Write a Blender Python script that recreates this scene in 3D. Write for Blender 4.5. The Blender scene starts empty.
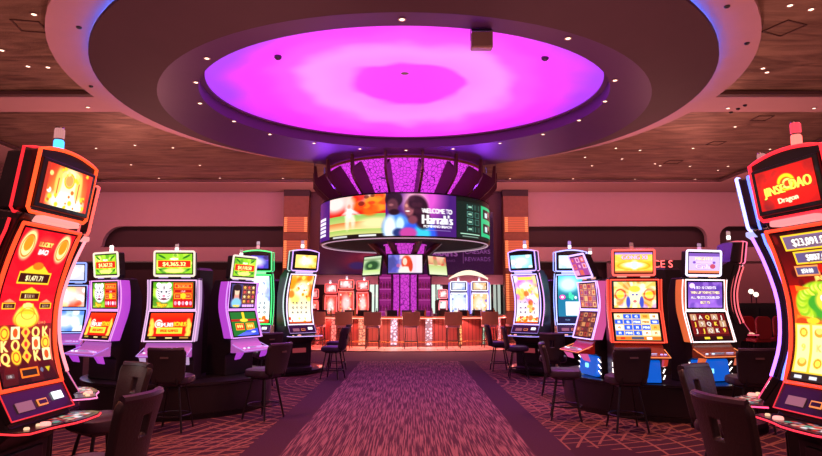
import bpy, bmesh, math, random
import numpy as np
from mathutils import Vector, Matrix, Euler
random.seed(7); RNG = np.random.default_rng(7)
PI = math.pi
SC = bpy.context.scene
COL = SC.collection
def R(d): return math.radians(d)

# ------------------------------------------------------------------ materials
MATS = {}
def lin(c):
    return tuple(((v/12.92) if v <= .04045 else ((v+.055)/1.055)**2.4) for v in c)
def newmat(name):
    m = bpy.data.materials.new(name); m.use_nodes = True
    return m, m.node_tree.nodes, m.node_tree.links, m.node_tree.nodes['Principled BSDF']
def mat(name, col, rough=.5, metal=0., bump=0., scale=30., var=0., coat=0.):
    if name in MATS: return MATS[name]
    m, n, l, b = newmat(name)
    b.inputs['Base Color'].default_value = (*col, 1)
    b.inputs['Roughness'].default_value = rough
    b.inputs['Metallic'].default_value = metal
    b.inputs['Coat Weight'].default_value = coat
    tc = n.new('ShaderNodeTexCoord'); nz = n.new('ShaderNodeTexNoise')
    nz.inputs['Scale'].default_value = scale; nz.inputs['Detail'].default_value = 4
    l.new(tc.outputs['Object'], nz.inputs['Vector'])
    if var:
        mx = n.new('ShaderNodeMix'); mx.data_type = 'RGBA'
        mx.inputs[6].default_value = (*[c*(1-var) for c in col], 1)
        mx.inputs[7].default_value = (*[min(1, c*(1+var)) for c in col], 1)
        l.new(nz.outputs['Fac'], mx.inputs[0]); l.new(mx.outputs[2], b.inputs['Base Color'])
    if bump:
        bp = n.new('ShaderNodeBump'); bp.inputs['Strength'].default_value = bump
        bp.inputs['Distance'].default_value = .02
        l.new(nz.outputs['Fac'], bp.inputs['Height']); l.new(bp.outputs['Normal'], b.inputs['Normal'])
    MATS[name] = m
    return m
def glow(name, col, strength=1., base=(.02, .02, .02)):
    if name in MATS: return MATS[name]
    m, n, l, b = newmat(name)
    b.inputs['Base Color'].default_value = (*base, 1)
    b.inputs['Emission Color'].default_value = (*col, 1)
    b.inputs['Emission Strength'].default_value = strength
    b.inputs['Roughness'].default_value = .3
    MATS[name] = m
    return m
def screen_mat(strength):
    k = 'screen_%g' % strength
    if k in MATS: return MATS[k]
    m, n, l, b = newmat(k)
    a = n.new('ShaderNodeAttribute'); a.attribute_name = 'picture'
    l.new(a.outputs['Color'], b.inputs['Emission Color'])
    b.inputs['Emission Strength'].default_value = strength
    b.inputs['Base Color'].default_value = (.01, .01, .01, 1); b.inputs['Roughness'].default_value = .25
    MATS[k] = m
    return m
BLK = mat('black_lacquer', (.012, .010, .012), .28, coat=.2, var=.2)
CAB = mat('cabinet_black', (.02, .014, .018), .35, var=.2)
VINYL = mat('black_vinyl', (.035, .026, .030), .42, bump=.15, scale=60, var=.15)
METAL = mat('dark_metal', (.05, .045, .05), .3, .8)
CHROME = mat('chrome', (.6, .6, .62), .18, 1.)

# ------------------------------------------------------------------ mesh building
class MB:
    def __init__(s): s.v = []; s.f = []; s.m = []; s.cur = 0
    def add(s, vs, fs):
        o = len(s.v); s.v += [tuple(v) for v in vs]
        s.f += [tuple(i+o for i in f) for f in fs]; s.m += [s.cur]*len(fs)
        return s
    def box(s, cx, cy, cz, sx, sy, sz, rz=0, rx=0):
        M = Matrix.Rotation(rz, 3, 'Z') @ Matrix.Rotation(rx, 3, 'X')
        vs = [M @ Vector((a*sx/2, b*sy/2, c*sz/2)) + Vector((cx, cy, cz)) for a in (-1, 1) for b in (-1, 1) for c in (-1, 1)]
        return s.add(vs, [(0,1,3,2), (4,6,7,5), (0,4,5,1), (2,3,7,6), (0,2,6,4), (1,5,7,3)])
    def prism(s, pts, axis, a0, a1):
        """pts 2D outline, extruded along axis; axis x: pts=(y,z); y: (x,z); z: (x,y)"""
        def P(p, a): return {'x': (a, p[0], p[1]), 'y': (p[0], a, p[1]), 'z': (p[0], p[1], a)}[axis]
        n = len(pts)
        vs = [P(p, a0) for p in pts]+[P(p, a1) for p in pts]
        return s.add(vs, [tuple(range(n)), tuple(range(2*n-1, n-1, -1))]+[(i, i+n, (i+1) % n+n, (i+1) % n) for i in range(n)])
    def tube(s, pts, r, closed=False, n=8, sq=None):
        P = [Vector(p) for p in pts]; N = len(P); ring = []
        up = None
        for i in range(N):
            a = P[(i-1) % N] if (closed or i > 0) else P[i]
            b = P[(i+1) % N] if (closed or i < N-1) else P[i]
            t = (b-a).normalized()
            if up is None:
                up = Vector((0, 0, 1)) if abs(t.z) < .9 else Vector((1, 0, 0))
            u = (up - t*up.dot(t))
            if u.length < 1e-4: u = t.orthogonal()
            u.normalize(); up = u; w = t.cross(u)
            rr = r[i] if isinstance(r, (list, tuple)) else r
            ring.append([P[i]+u*math.cos(2*PI*k/n)*rr+w*math.sin(2*PI*k/n)*rr for k in range(n)])
        vs = [q for g in ring for q in g]; fs = []
        for i in range(N if closed else N-1):
            j = (i+1) % N
            for k in range(n):
                fs.append((i*n+k, i*n+(k+1) % n, j*n+(k+1) % n, j*n+k))
        if not closed: fs += [tuple(range(n))[::-1], tuple((N-1)*n+k for k in range(n))]
        return s.add(vs, fs)
    def lathe(s, prof, n=32, cx=0, cy=0, cz=0, sx=1, sy=1, closed=False, a0=0, a1=2*PI):
        full = abs(a1-a0-2*PI) < 1e-6; m = n if full else n+1
        vs = []
        for i in range(m):
            t = a0+(a1-a0)*i/n
            for (r, z) in prof: vs.append((cx+r*math.cos(t)*sx, cy+r*math.sin(t)*sy, cz+z))
        k = len(prof); fs = []
        for i in range(n):
            j = (i+1) % m
            for q in range(k if closed else k-1):
                q2 = (q+1) % k
                fs.append((i*k+q, j*k+q, j*k+q2, i*k+q2))
        if not closed and full:
            if prof[0][0] > 1e-6: fs.append(tuple(i*k for i in range(m))[::-1])
            if prof[-1][0] > 1e-6: fs.append(tuple(i*k+k-1 for i in range(m)))
        return s.add(vs, fs)
    def rings(s, loops, close=False):
        """skin between equal-length closed loops"""
        n = len(loops[0]); o = [p for L in loops for p in L]; fs = []
        K = len(loops)
        for a in range(K if close else K-1):
            b = (a+1) % K
            for i in range(n):
                fs.append((a*n+i, a*n+(i+1) % n, b*n+(i+1) % n, b*n+i))
        return s.add(o, fs)
    def build(s, name, m, parent=None, smooth=False, bevel=0, loc=(0,0,0), rot=(0,0,0), seg=2):
        me = bpy.data.meshes.new(name); me.from_pydata(s.v, [], s.f)
        ms = m if isinstance(m, (list, tuple)) else [m]
        for q in ms: me.materials.append(q)
        if len(ms) > 1: me.polygons.foreach_set('material_index', s.m)
        bm = bmesh.new(); bm.from_mesh(me)
        bmesh.ops.remove_doubles(bm, verts=bm.verts, dist=1e-5)
        bmesh.ops.recalc_face_normals(bm, faces=bm.faces)
        bm.to_mesh(me); bm.free()
        if smooth:
            me.polygons.foreach_set('use_smooth', [True]*len(me.polygons))
            try: me.set_sharp_from_angle(angle=R(40))
            except Exception: pass
        o = bpy.data.objects.new(name, me); COL.objects.link(o)
        o.location = loc; o.rotation_euler = rot
        if parent: o.parent = parent
        if bevel:
            b = o.modifiers.new('bevel', 'BEVEL'); b.width = bevel; b.segments = seg; b.limit_method = 'ANGLE'; b.angle_limit = R(40)
        return o
def tag(o, label, cat, group=None, kind=None):
    o['label'] = label; o['category'] = cat
    if group: o['group'] = group
    if kind: o['kind'] = kind
    return o
def empty(name, loc, rz=0):
    o = bpy.data.objects.new(name, None); COL.objects.link(o); o.empty_display_size = .1
    o.location = loc; o.rotation_euler = (0, 0, rz)
    return o
def struct(o): o['kind'] = 'structure'; return o
def copy_tree(o, parent=None):
    c = o.copy(); COL.objects.link(c)
    if parent: c.parent = parent
    for ch in list(o.children): copy_tree(ch, c)
    return c

# ------------------------------------------------------------------ camera (level floor, 7 degrees pitched up)
F = 600.; EYE = 1.6; TH = math.atan(75/F)
def ray(px, py):
    dx = (px-411)/F; dz = -(py-228)/F; c, s = math.cos(TH), math.sin(TH)
    return Vector((dx, c-s*dz, s+c*dz))
def at_z(px, py, Z):
    r = ray(px, py); k = (Z-EYE)/r.z
    return Vector((r.x*k, r.y*k, Z))
def at_y(px, py, Y):
    r = ray(px, py); k = Y/r.y
    return Vector((r.x*k, Y, EYE+r.z*k))
cam = bpy.data.cameras.new('camera'); cam.sensor_width = 36; cam.lens = F*36/822; cam.clip_end = 200
co = bpy.data.objects.new('camera', cam); COL.objects.link(co)
co.location = (0, 0, EYE); co.rotation_euler = (PI/2+TH, 0, 0); SC.camera = co

# ------------------------------------------------------------------ picture painting for the screens
_glyph = {}
def text_tris(s):
    if s in _glyph: return _glyph[s]
    cu = bpy.data.curves.new('lettering', 'FONT'); cu.body = s; cu.resolution_u = 3
    ob = bpy.data.objects.new('lettering', cu)
    me = ob.to_mesh(); me.calc_loop_triangles()
    v = np.array([tuple(x.co)[:2] for x in me.vertices]).reshape(-1, 2)
    t = np.array([tuple(x.vertices) for x in me.loop_triangles], int).reshape(-1, 3)
    ob.to_mesh_clear(); bpy.data.objects.remove(ob); bpy.data.curves.remove(cu)
    _glyph[s] = (v, t); return v, t
class Pic:
    def __init__(s, w, h, c=(0, 0, 0)):
        s.w, s.h = w, h; s.a = np.zeros((h, w, 3)); s.a[:] = c
        s.Y, s.X = np.mgrid[0:h, 0:w]; s.X = (s.X+.5)/w; s.Y = (s.Y+.5)/h
    def _put(s, m, c, al=1.):
        m = np.clip(m, 0, 1)[..., None]*al
        s.a = s.a*(1-m)+np.array(c)*m; return s
    def rect(s, x0, y0, x1, y1, c, al=1.): return s._put(((s.X >= x0) & (s.X <= x1) & (s.Y >= y0) & (s.Y <= y1))*1., c, al)
    def box(s, x0, y0, x1, y1, c, edge, t=.012):
        s.rect(x0-t, y0-t*s.w/s.h, x1+t, y1+t*s.w/s.h, edge); return s.rect(x0, y0, x1, y1, c)
    def ell(s, cx, cy, rx, ry, c, soft=.15, al=1., rot=0):
        x = (s.X-cx); y = (s.Y-cy)
        if rot:
            k = s.h/s.w; y = y*k; cr, sr = math.cos(rot), math.sin(rot); x, y = x*cr+y*sr, (-x*sr+y*cr)/k
        d = np.sqrt((x/rx)**2+(y/ry)**2); return s._put((1-d)/soft+.5, c, al)
    def ring(s, cx, cy, rx, ry, c, t=.25, al=1.):
        d = np.sqrt(((s.X-cx)/rx)**2+((s.Y-cy)/ry)**2); return s._put((t-np.abs(d-1))/.1, c, al)
    def vgrad(s, y0, y1, c0, c1):
        k = np.clip((s.Y-y0)/(y1-y0), 0, 1)[..., None]; m = ((s.Y >= y0) & (s.Y <= y1))[..., None]
        s.a = np.where(m, np.array(c0)*(1-k)+np.array(c1)*k, s.a); return s
    def rays(s, cx, cy, n, c, al=.4):
        t = np.arctan2((s.Y-cy)*s.h/s.w, s.X-cx); return s._put((np.sin(t*n) > 0)*1., c, al)
    def blobs(s, n, box, r, cols, al=1.):
        x0, y0, x1, y1 = box
        for i in range(n):
            rr = r*RNG.uniform(.5, 1.3)
            s.ell(RNG.uniform(x0, x1), RNG.uniform(y0, y1), rr, rr*s.w/s.h, cols[int(RNG.integers(len(cols)))], .5, al)
        return s
    def tri(s, P, c):
        v = np.array(P); return s._fill(v, np.array([[0, i, i+1] for i in range(1, len(P)-1)]), c)
    def _fill(s, v, t, c):
        m = np.zeros((s.h, s.w)); X = s.X*s.w; Y = s.Y*s.h
        v = v*np.array([s.w, s.h])
        for a, b, d in t:
            A, B, D = v[a], v[b], v[d]
            x0, x1 = int(max(0, min(A[0], B[0], D[0])-1)), int(min(s.w, max(A[0], B[0], D[0])+2))
            y0, y1 = int(max(0, min(A[1], B[1], D[1])-1)), int(min(s.h, max(A[1], B[1], D[1])+2))
            if x1 <= x0 or y1 <= y0: continue
            den = (B[0]-A[0])*(D[1]-A[1])-(D[0]-A[0])*(B[1]-A[1])
            if abs(den) < 1e-9: continue
            for ox, oy in ((-.25, -.25), (.25, -.25), (-.25, .25), (.25, .25)):
                x = X[y0:y1, x0:x1]+ox; y = Y[y0:y1, x0:x1]+oy
                u = ((x-A[0])*(D[1]-A[1])-(D[0]-A[0])*(y-A[1]))/den
                w = ((B[0]-A[0])*(y-A[1])-(x-A[0])*(B[1]-A[1]))/den
                m[y0:y1, x0:x1] += ((u >= -1e-6) & (w >= -1e-6) & (u+w <= 1+1e-6))*.25
        return s._put(m, c)
    def text(s, t, cx, cy, hgt, c, wmax=None, bold=.0, out=None, rot=0):
        """hgt = cap height as a fraction of picture height"""
        v, tr = text_tris(t)
        if len(v) == 0: return s
        lo = v.min(0); hi = v.max(0); sc = hgt/.72
        w = (hi[0]-lo[0])*sc*s.h/s.w; kx = 1
        if wmax and w > wmax: kx = wmax/w
        q = np.empty_like(v); q[:, 0] = (v[:, 0]-(lo[0]+hi[0])/2)*sc*s.h/s.w*kx; q[:, 1] = -(v[:, 1]-.36)*sc
        if rot:
            cr, sr = math.cos(rot), math.sin(rot); k = s.h/s.w
            x, y = q[:, 0], q[:, 1]*k; q = np.c_[x*cr-y*sr, (x*sr+y*cr)/k]
        q = q+np.array([cx, cy])
        if out:
            o = 1.1
            for dx in (-o, 0, o):
                for dy in (-o, 0, o): s._fill(q+np.array([dx/s.w, dy/s.h]), tr, out)
        s._fill(q, tr, c)
        if bold: s._fill(q+np.array([bold/s.w, 0]), tr, c); s._fill(q-np.array([bold/s.w, 0]), tr, c)
        return s
def screen(name, pic, fn, parent, strength=1.2):
    """curved or flat display: one vertex per picture sample, fn(u,v) -> local point, v runs downwards"""
    h, w = pic.h, pic.w
    vs = [fn(j/(w-1), i/(h-1)) for i in range(h) for j in range(w)]
    fs = [(i*w+j, (i+1)*w+j, (i+1)*w+j+1, i*w+j+1) for i in range(h-1) for j in range(w-1)]
    me = bpy.data.meshes.new(name); me.from_pydata(vs, [], fs)
    at = me.color_attributes.new('picture', 'FLOAT_COLOR', 'POINT')
    c = np.clip(pic.a, 0, 1.5); c = np.where(c <= .04045, c/12.92, ((c+.055)/1.055)**2.4)
    at.data.foreach_set('color', np.concatenate([c, np.ones((h, w, 1))], 2).astype(np.float32).ravel())
    me.materials.append(screen_mat(strength))
    o = bpy.data.objects.new(name, me); COL.objects.link(o)
    if parent: o.parent = parent
    return o
def rrect(w, h, r, cx=0, cz=0, n=4):
    out = []
    for (sx, sz, a) in ((1, 1, 0), (-1, 1, 90), (-1, -1, 180), (1, -1, 270)):
        for k in range(n+1):
            t = R(a+90*k/n); out.append((cx+sx*(w/2-r)+r*math.cos(t), cz+sz*(h/2-r)+r*math.sin(t)))
    return out
# ------------------------------------------------------------------ slot machines
# local frame: player's right = +x, front = -y, up = +z
def smooth_curve(pts, n):
    """Catmull-Rom through (z, p) knots, n samples -> list of (p, z)"""
    out = []; K = len(pts)
    for i in range(n):
        t = i/(n-1)*(K-1); k = min(int(t), K-2); u = t-k
        P = [pts[max(k-1, 0)], pts[k], pts[k+1], pts[min(k+2, K-1)]]
        q = []
        for d in range(2):
            a, b, c, e = (x[d] for x in P)
            q.append(.5*(2*b+(c-a)*u+(2*a-5*b+4*c-e)*u*u+(3*b-a-3*c+e)*u**3))
        out.append((q[1], q[0]))
    return out
def curve_at(pts, z):
    zs = [a for a, b in CACHE.setdefault(id(pts), [(z_, p_) for p_, z_ in smooth_curve(pts, 40)])]
    ps = [b for a, b in CACHE[id(pts)]]
    return float(np.interp(z, zs, ps))
CACHE = {}
CURVE_A = [(1.02, .09), (1.28, .015), (1.6, .005), (1.9, .07), (2.14, .155)]
def signal_lamp(parent, x, y, z, h, r, c1, c2):
    m = MB().lathe([(r*1.1, 0), (r*1.1, h*.12), (r*.9, h*.14), (r*.5, h*.16), (r*.5, h*.52), (r*.92, h*.52), (r*.92, h*.57), (r*.5, h*.57), (r*.5, h*.94), (r*.9, h*.94), (r*.8, h), (0.001, h*1.02)], 14, x, y, z)
    lamp = m.build('signal_lamp', CHROME, parent, True)
    for (z0, z1, c, nm) in ((.16, .52, c1, 'lower'), (.57, .94, c2, 'upper')):
        q = MB().lathe([(r*.85, h*z0), (r*.9, h*(z0+.04)), (r*.9, h*(z1-.04)), (r*.85, h*z1)], 14, x, y, z)
        for k in range(7):
            t = 2*PI*k/7; q.tube([(x+r*.92*math.cos(t), y+r*.92*math.sin(t), z+h*(z0+.03)), (x+r*.92*math.cos(t), y+r*.92*math.sin(t), z+h*(z1-.03))], r*.12, n=5)
        q.build('lens', glow('lens_%.1f_%.1f_%.1f_%.1f' % (*c[0], c[1]), c[0], c[1]), lamp, True)
    return lamp
def neon(c, s): return glow('neon_%.2f_%.2f_%.2f_%g' % (*c, s), c, s)
def button_row(parent, x0, x1, y, z, n, c, r=.018, slope=0):
    for i in range(n):
        x = x0+(x1-x0)*i/max(1, n-1)
        MB().lathe([(r, 0), (r, .008), (r*.8, .013), (.001, .014)], 10, x, y, z).build('button', neon(c, 1.5), parent, True)
def machine_a(label, loc, phi, main, top, c_frame, c_top, c_wing, c_deck, lamp, s=4., group=None, deckpic=None, lamp_x=0):
    t = empty('slot_machine', loc, R(phi)); tag(t, label, 'slot machine', group)
    W = .325; cz = [p for p in smooth_curve(CURVE_A, 22)]
    # tall cabinet with a concave front
    prof = [(.42, 0), (-.06, 0), (-.06, .08), (.0, .10), (-.02, .62), (-.16, .74), (-.17, .80), (-.14, .86)]
    prof += [(-(p-.035), z) for p, z in cz] + [(-.16, 2.2), (.12, 2.24), (.32, 2.1), (.42, 1.7)]
    MB().prism(prof, 'x', -.33, .33).build('cabinet', CAB, t, bevel=.012)
    # bezel and curved screen
    b = MB(); out = []
    for (p, z) in cz: out.append((-(p-.0), z))
    back = [(y+.045, z) for y, z in out][::-1]
    b.prism(out+back, 'x', -W+.01, W-.01)
    b.build('screen_bezel', BLK, t, bevel=.006)
    def fn(u, v):
        z = 2.105-v*(2.105-1.055); return ((u-.5)*.565, -curve_at(CURVE_A, z)-.006, z)
    screen('main_screen', main, fn, t, 1.5)
    # light tube round the screen and side wings
    def loop(w, off, z0, z1, n=14):
        zs = [z0+(z1-z0)*i/(n-1) for i in range(n)]
        L = [(w, -curve_at(CURVE_A, z)-off, z) for z in zs]
        return L+[(-x, y, z) for x, y, z in L[::-1]]
    lp = loop(W, .008, 1.03, 2.13)
    MB().tube(lp, .013, True, 8).build('light_frame', neon(c_frame, s), t, True)
    for sx in (-1, 1):
        zs = [1.0+(2.16-1.0)*i/15 for i in range(16)]
        wp = [(sx*(W+.03+.012*math.sin(PI*i/15)), -curve_at(CURVE_A, min(max(z, 1.02), 2.13))+.07, z) for i, z in enumerate(zs)]
        w = MB()
        o = [(y, z) for x, y, z in wp]
        w.prism(o+[(y+.10, z) for y, z in o[::-1]], 'x', sx*(W-.02), sx*(W+.03))
        wing = w.build('side_wing', BLK, t, bevel=.008)
        MB().tube(wp, .010, False, 7).build('light_strip', neon(c_wing, s*.8), wing, True)
        MB().tube([(x-sx*.012, y+.05, z) for x, y, z in wp], .006, False, 6).build('light_strip', neon(c_frame, s*.5), wing, True)
    # sloping bill panel
    pn = MB().prism([(-.085, 1.02), (-.19, .845), (-.15, .82), (-.03, 1.0)], 'x', -.335, .335)
    pn = pn.build('bill_panel', BLK, t, bevel=.006)
    n_ = Vector((0, -.857, .515)).normalized()
    def onp(x, k):   # k 0 top .. 1 bottom
        return Vector((x, -.085-.105*k, 1.02-.175*k))+n_*.004
    def plate(x0, x1, k0, k1, name, m, par, th=.006):
        q = [onp(x0, k0), onp(x1, k0), onp(x1, k1), onp(x0, k1)]; o_ = [v+n_*th for v in q]
        return MB().add(q+o_, [(0,1,2,3), (4,5,6,7), (0,1,5,4), (1,2,6,5), (2,3,7,6), (3,0,4,7)]).build(name, m, par)
    plate(-.24, -.08, .45, .78, 'card_display', neon((.35, .12, .16), 1.), pn)
    plate(-.03, .07, .48, .72, 'bill_slot', neon((.9, .25, .06), 1.2), pn)
    plate(-.02, .06, .53, .67, 'slot_mouth', BLK, pn, .009)
    plate(.15, .26, .34, .62, 'meter_display', neon((.9, .95, 1.), 1.6), pn)
    MB().tube([onp(-.335, .0)+n_*.004, onp(-.335, 1.), onp(.335, 1.), onp(.335, 0)+n_*.004], .005, n=6).build('panel_trim', neon(c_deck, s*.5), pn, True)
    # control deck
    ol = [(-.37, -.12), (-.39, -.26), (-.36, -.33), (-.2, -.35), (-.12, -.37), (.0, -.41), (.12, -.42), (.28, -.41), (.38, -.37), (.41, -.30), (.37, -.12)]
    dk = MB().prism(ol, 'z', .765, .795).build('control_deck', BLK, t, bevel=.006)
    MB().tube([(x*1.0, y*1.0-.004, .78) for x, y in ol], .0065, False, 8).build('light_strip', neon(c_deck, s*.9), dk, True)
    dp = deckpic or DECKPIC
    screen('touch_pad', dp, lambda u, v: (-.10+u*.42, -.20-(1-v)*0-.0-.17*v, .7975+.0*v), dk, 1.0)
    button_row(dk, -.30, -.18, -.27, .796, 2, (.9, .5, .3))
    MB().lathe([(.035, 0), (.035, .012), (.028, .02), (.001, .022)], 16, -.16, -.30, .796).build('button', neon((1., .35, .3), 1.6), dk, True)
    # belly door with red name plate
    bd = MB().box(0, -.026, .38, .5, .02, .42).build('belly_door', BLK, t, bevel=.008)
    MB().box(0, -.04, .46, .34, .006, .10).build('name_plate', neon((.25, .03, .04), 1.), bd)
    # top sign
    hw = .338
    bx = MB()
    tilt = [(-.20, 2.21), (-.26, 2.62)]
    arc = []
    for i in range(9):
        x = -hw+2*hw*i/8; arc.append((x, 2.635+.045*(1-(x/hw)**2)))
    front = [(-hw, 2.235), (-hw+.03, 2.21), (hw-.03, 2.21), (hw, 2.235)]+[(x, z) for x, z in arc[::-1]]
    def tp(z): return -.175-.06*(z-2.21)/.41
    A = [(x, tp(z), z) for x, z in front]; B = [(x*.93, tp(z)+.26-.05*(z-2.2), z*.985+.03) for x, z in front]
    m = len(A)
    bx.add(A+B, [tuple(range(m)), tuple(range(2*m-1, m-1, -1))]+[(i, i+m, (i+1) % m+m, (i+1) % m) for i in range(m)])
    tb = bx.build('top_sign', CAB, t, bevel=.01)
    MB().tube([(x, y-.008, z) for x, y, z in A], .013, True, 8).build('light_frame', neon(c_top, s), tb, True)
    MB().tube([(x*1.12, y+.08, 2.205+(z-2.21)*1.02) for x, y, z in A], .010, True, 7).build('rear_light_frame', neon(c_wing, s*.7), tb, True)
    q = MB()
    for (x0, x1, z0, z1) in ((-.312, .312, 2.245, 2.585),):
        q.add([(x0, tp(z0)-.004, z0), (x1, tp(z0)-.004, z0), (x1, tp(z1)-.004, z1), (x0, tp(z1)-.004, z1),
               (x0, tp(z0)-.03, z0), (x1, tp(z0)-.03, z0), (x1, tp(z1)-.03, z1), (x0, tp(z1)-.03, z1)],
              [(0,1,2,3), (4,5,6,7), (0,1,5,4), (1,2,6,5), (2,3,7,6), (3,0,4,7)])
    q.build('sign_bezel', BLK, tb, bevel=.006)
    screen('sign_screen', top, lambda u, v: ((u-.5)*.54, tp(2.56-v*.285)-.034, 2.56-v*.285), tb, 1.5)
    MB().box(0, -.17, 2.175, .42, .10, .045).build('speaker_bar', neon(tuple(.6*a+.25 for a in c_top), 1.4), t, bevel=.012)
    signal_lamp(t, lamp_x, -.08, 2.70, .21, .036, *lamp)
    return t
CURVE_B = [(1.06, .13), (1.22, .08), (1.5, .0), (1.75, .0), (1.93, .03)]
def machine_b(label, loc, phi, up, low, sign, c_frame, c_rail, c_deck, deck_m, lamp, belly=None, chevron=False, s=3., group=None, sign_rot=0, c_sign=None, lean=.12, fwd=0):
    Z0 = loc[2]
    t = empty('slot_machine', loc, R(phi)); tag(t, label, 'slot machine', group)
    def zz(pts): return [(a, z-Z0) for a, z in pts]
    cv = CURVE_B
    prof = [(.36, Z0), (-.02, Z0), (-.02, .8), (-.12, .86), (-.12, .98)] + [(-(p-.04), z) for p, z in smooth_curve(cv, 14)] + [(-.0, 1.96), (.25, 1.96), (.36, 1.7)]
    MB().prism(zz(prof), 'x', -.325, .325).build('cabinet', CAB, t, bevel=.012)
    # screens: upper flat, lower sloping
    def pa(z): return -curve_at(cv, z)
    def slab(z0, z1, w, th, off):
        k0, k1 = (1.505, 1.925) if z0 > 1.49 else (1.065, 1.485)
        g = lambda z: pa(k0)+(pa(k1)-pa(k0))*(z-k0)/(k1-k0)
        y0, y1 = g(z0)-off, g(z1)-off
        return [(-w, y0, z0-Z0), (w, y0, z0-Z0), (w, y1, z1-Z0), (-w, y1, z1-Z0), (-w, y0-th, z0-Z0), (w, y0-th, z0-Z0), (w, y1-th, z1-Z0), (-w, y1-th, z1-Z0)]
    FB = [(0,1,2,3), (4,5,6,7), (0,1,5,4), (1,2,6,5), (2,3,7,6), (3,0,4,7)]
    for nm, z0, z1, w, pic in (('upper_screen', 1.505, 1.925, .318, up), ('lower_screen', 1.065, 1.485, .332, low)):
        b = MB().add(slab(z0, z1, w, .028, .0), FB).build('screen_bezel', BLK, t, bevel=.005)
        A = slab(z0+.03, z1-.03, w-.035, 0, .0305)
        def fn(u, v, A=A):
            p = Vector(A[3])*(1-v)+Vector(A[0])*v; q = Vector(A[2])*(1-v)+Vector(A[1])*v
            return tuple(p*(1-u)+q*u)
        screen(nm, pic, fn, b, 1.5)
        A = slab(z0, z1, w+.005, 0, .03)
        MB().tube([A[0], A[1], A[2], A[3]], .010, True, 7).build('light_frame', neon(c_frame, s), b, True)
    # glowing curved side rails
    for sx in (-1, 1):
        L = [(sx*(.330+.02*math.sin(PI*i/15)), -p, z-Z0) for i, (p, z) in enumerate(smooth_curve(cv, 16))]
        q = MB().prism([(y-.035, z) for x, y, z in L]+[(y+.13, z) for x, y, z in L[::-1]], 'x', sx*.327, sx*.36)
        q.build('side_rail', c_rail, t, bevel=.008)
        MB().tube([(sx*.365, y-.03, z) for x, y, z in L], .009, False, 6).build('light_strip', neon(c_frame, s*.8), t, True)
    # deck
    d = MB().prism(zz([(-.10, 1.05), (-.17, .96), (-.20, .93), (-.36, .905), (-.39, .885), (-.375, .855), (-.1, .84)]), 'x', -.325, .325)
    dk = d.build('control_deck', deck_m, t, bevel=.018, seg=3)
    MB().box(-.06, -.285, .925-Z0, .20, .035, .006, rx=-.15).build('card_display', neon((.25, .3, .45), 1.), dk)
    MB().box(.14, -.285, .925-Z0, .10, .03, .006, rx=-.15).build('bill_slot', neon((.5, .45, .8), 1.5), dk)
    button_row(dk, -.26, -.16, -.32, .912-Z0, 2, (.7, .8, 1.))
    button_row(dk, .24, .29, -.32, .912-Z0, 2, (.6, .4, 1.))
    MB().tube([(-.33, -.15, .97-Z0), (-.34, -.385, .88-Z0), (.34, -.385, .88-Z0), (.33, -.15, .97-Z0)], .007, n=6).build('light_strip', neon(c_deck, s*.5), dk, True)
    # legs either side of the player's knees
    for sx in (-1, 1):
        MB().prism(zz([(-.22, .86), (-.34, .86), (-.27, .76), (-.18, .74)]), 'x', sx*.27, sx*.325).build('deck_bracket', c_rail, t, bevel=.01)
    if belly:
        bp = MB().prism(zz([(-.024, Z0+.02), (-.024, .83), (-.07, .80), (-.10, Z0+.02)]), 'x', -.29, .29).build('belly_panel', glow('blue_lit_belly', (.0, .13, .75), .8, (.02, .1, .5)), t, bevel=.01)  # panel emission stands in for blue LED light falling on it
        MB().box(-.02, -.09, .66-Z0, .09, .012, .06).build('belly_lamp', neon((.2, .75, 1.), 2.2), bp)
    if chevron:
        for sx in (-1, 1):
            for k in range(3):
                MB().tube([(sx*.335, -.03, .56+.085*k-Z0), (sx*.345, -.075, .615+.085*k-Z0)], .008, n=6).build('chevron_light', neon((1., .85, .8), 3.), t)
    # sign on a bracket
    z0, z1 = 1.99, 2.34; c, sn = math.cos(sign_rot), math.sin(sign_rot)
    def sp(x, y, z):   # rotation of the sign in its own plane
        zc = (z0+z1)/2; return (x*c-(z-zc)*sn, y-fwd-(z-zc)*lean, zc+x*sn+(z-zc)*c-Z0)
    o = rrect(.57, z1-z0, .02, 0, (z0+z1)/2, 3)
    A = [sp(x, -.05, z) for x, z in o]; B = [sp(x, .06, z) for x, z in o]; m = len(o)
    sg = MB().add(A+B, [tuple(range(m)), tuple(range(2*m-1, m-1, -1))]+[(i, i+m, (i+1) % m+m, (i+1) % m) for i in range(m)]).build('top_sign', CAB, t)
    MB().tube([sp(x, -.055, z) for x, z in o], .015, True, 8).build('light_frame', neon(c_sign or c_frame, s*.8), sg, True)
    screen('sign_screen', sign, lambda u, v: sp((u-.5)*.51, -.062, z1-.035-v*(z1-z0-.07)), sg, 1.5)
    br = MB().box(0, .04, 1.975-Z0, .5, .1, .04).build('sign_bracket', BLK, t, bevel=.006)
    for x in (-.16, .16): MB().box(x, -.015, 1.975-Z0, .13, .02, .03).build('speaker_light', neon(tuple(.5*v+.2 for v in c_deck), 1.2), br)
    signal_lamp(t, 0, .02, z1+.0-Z0, .12, .026, *lamp)
    return t
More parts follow.
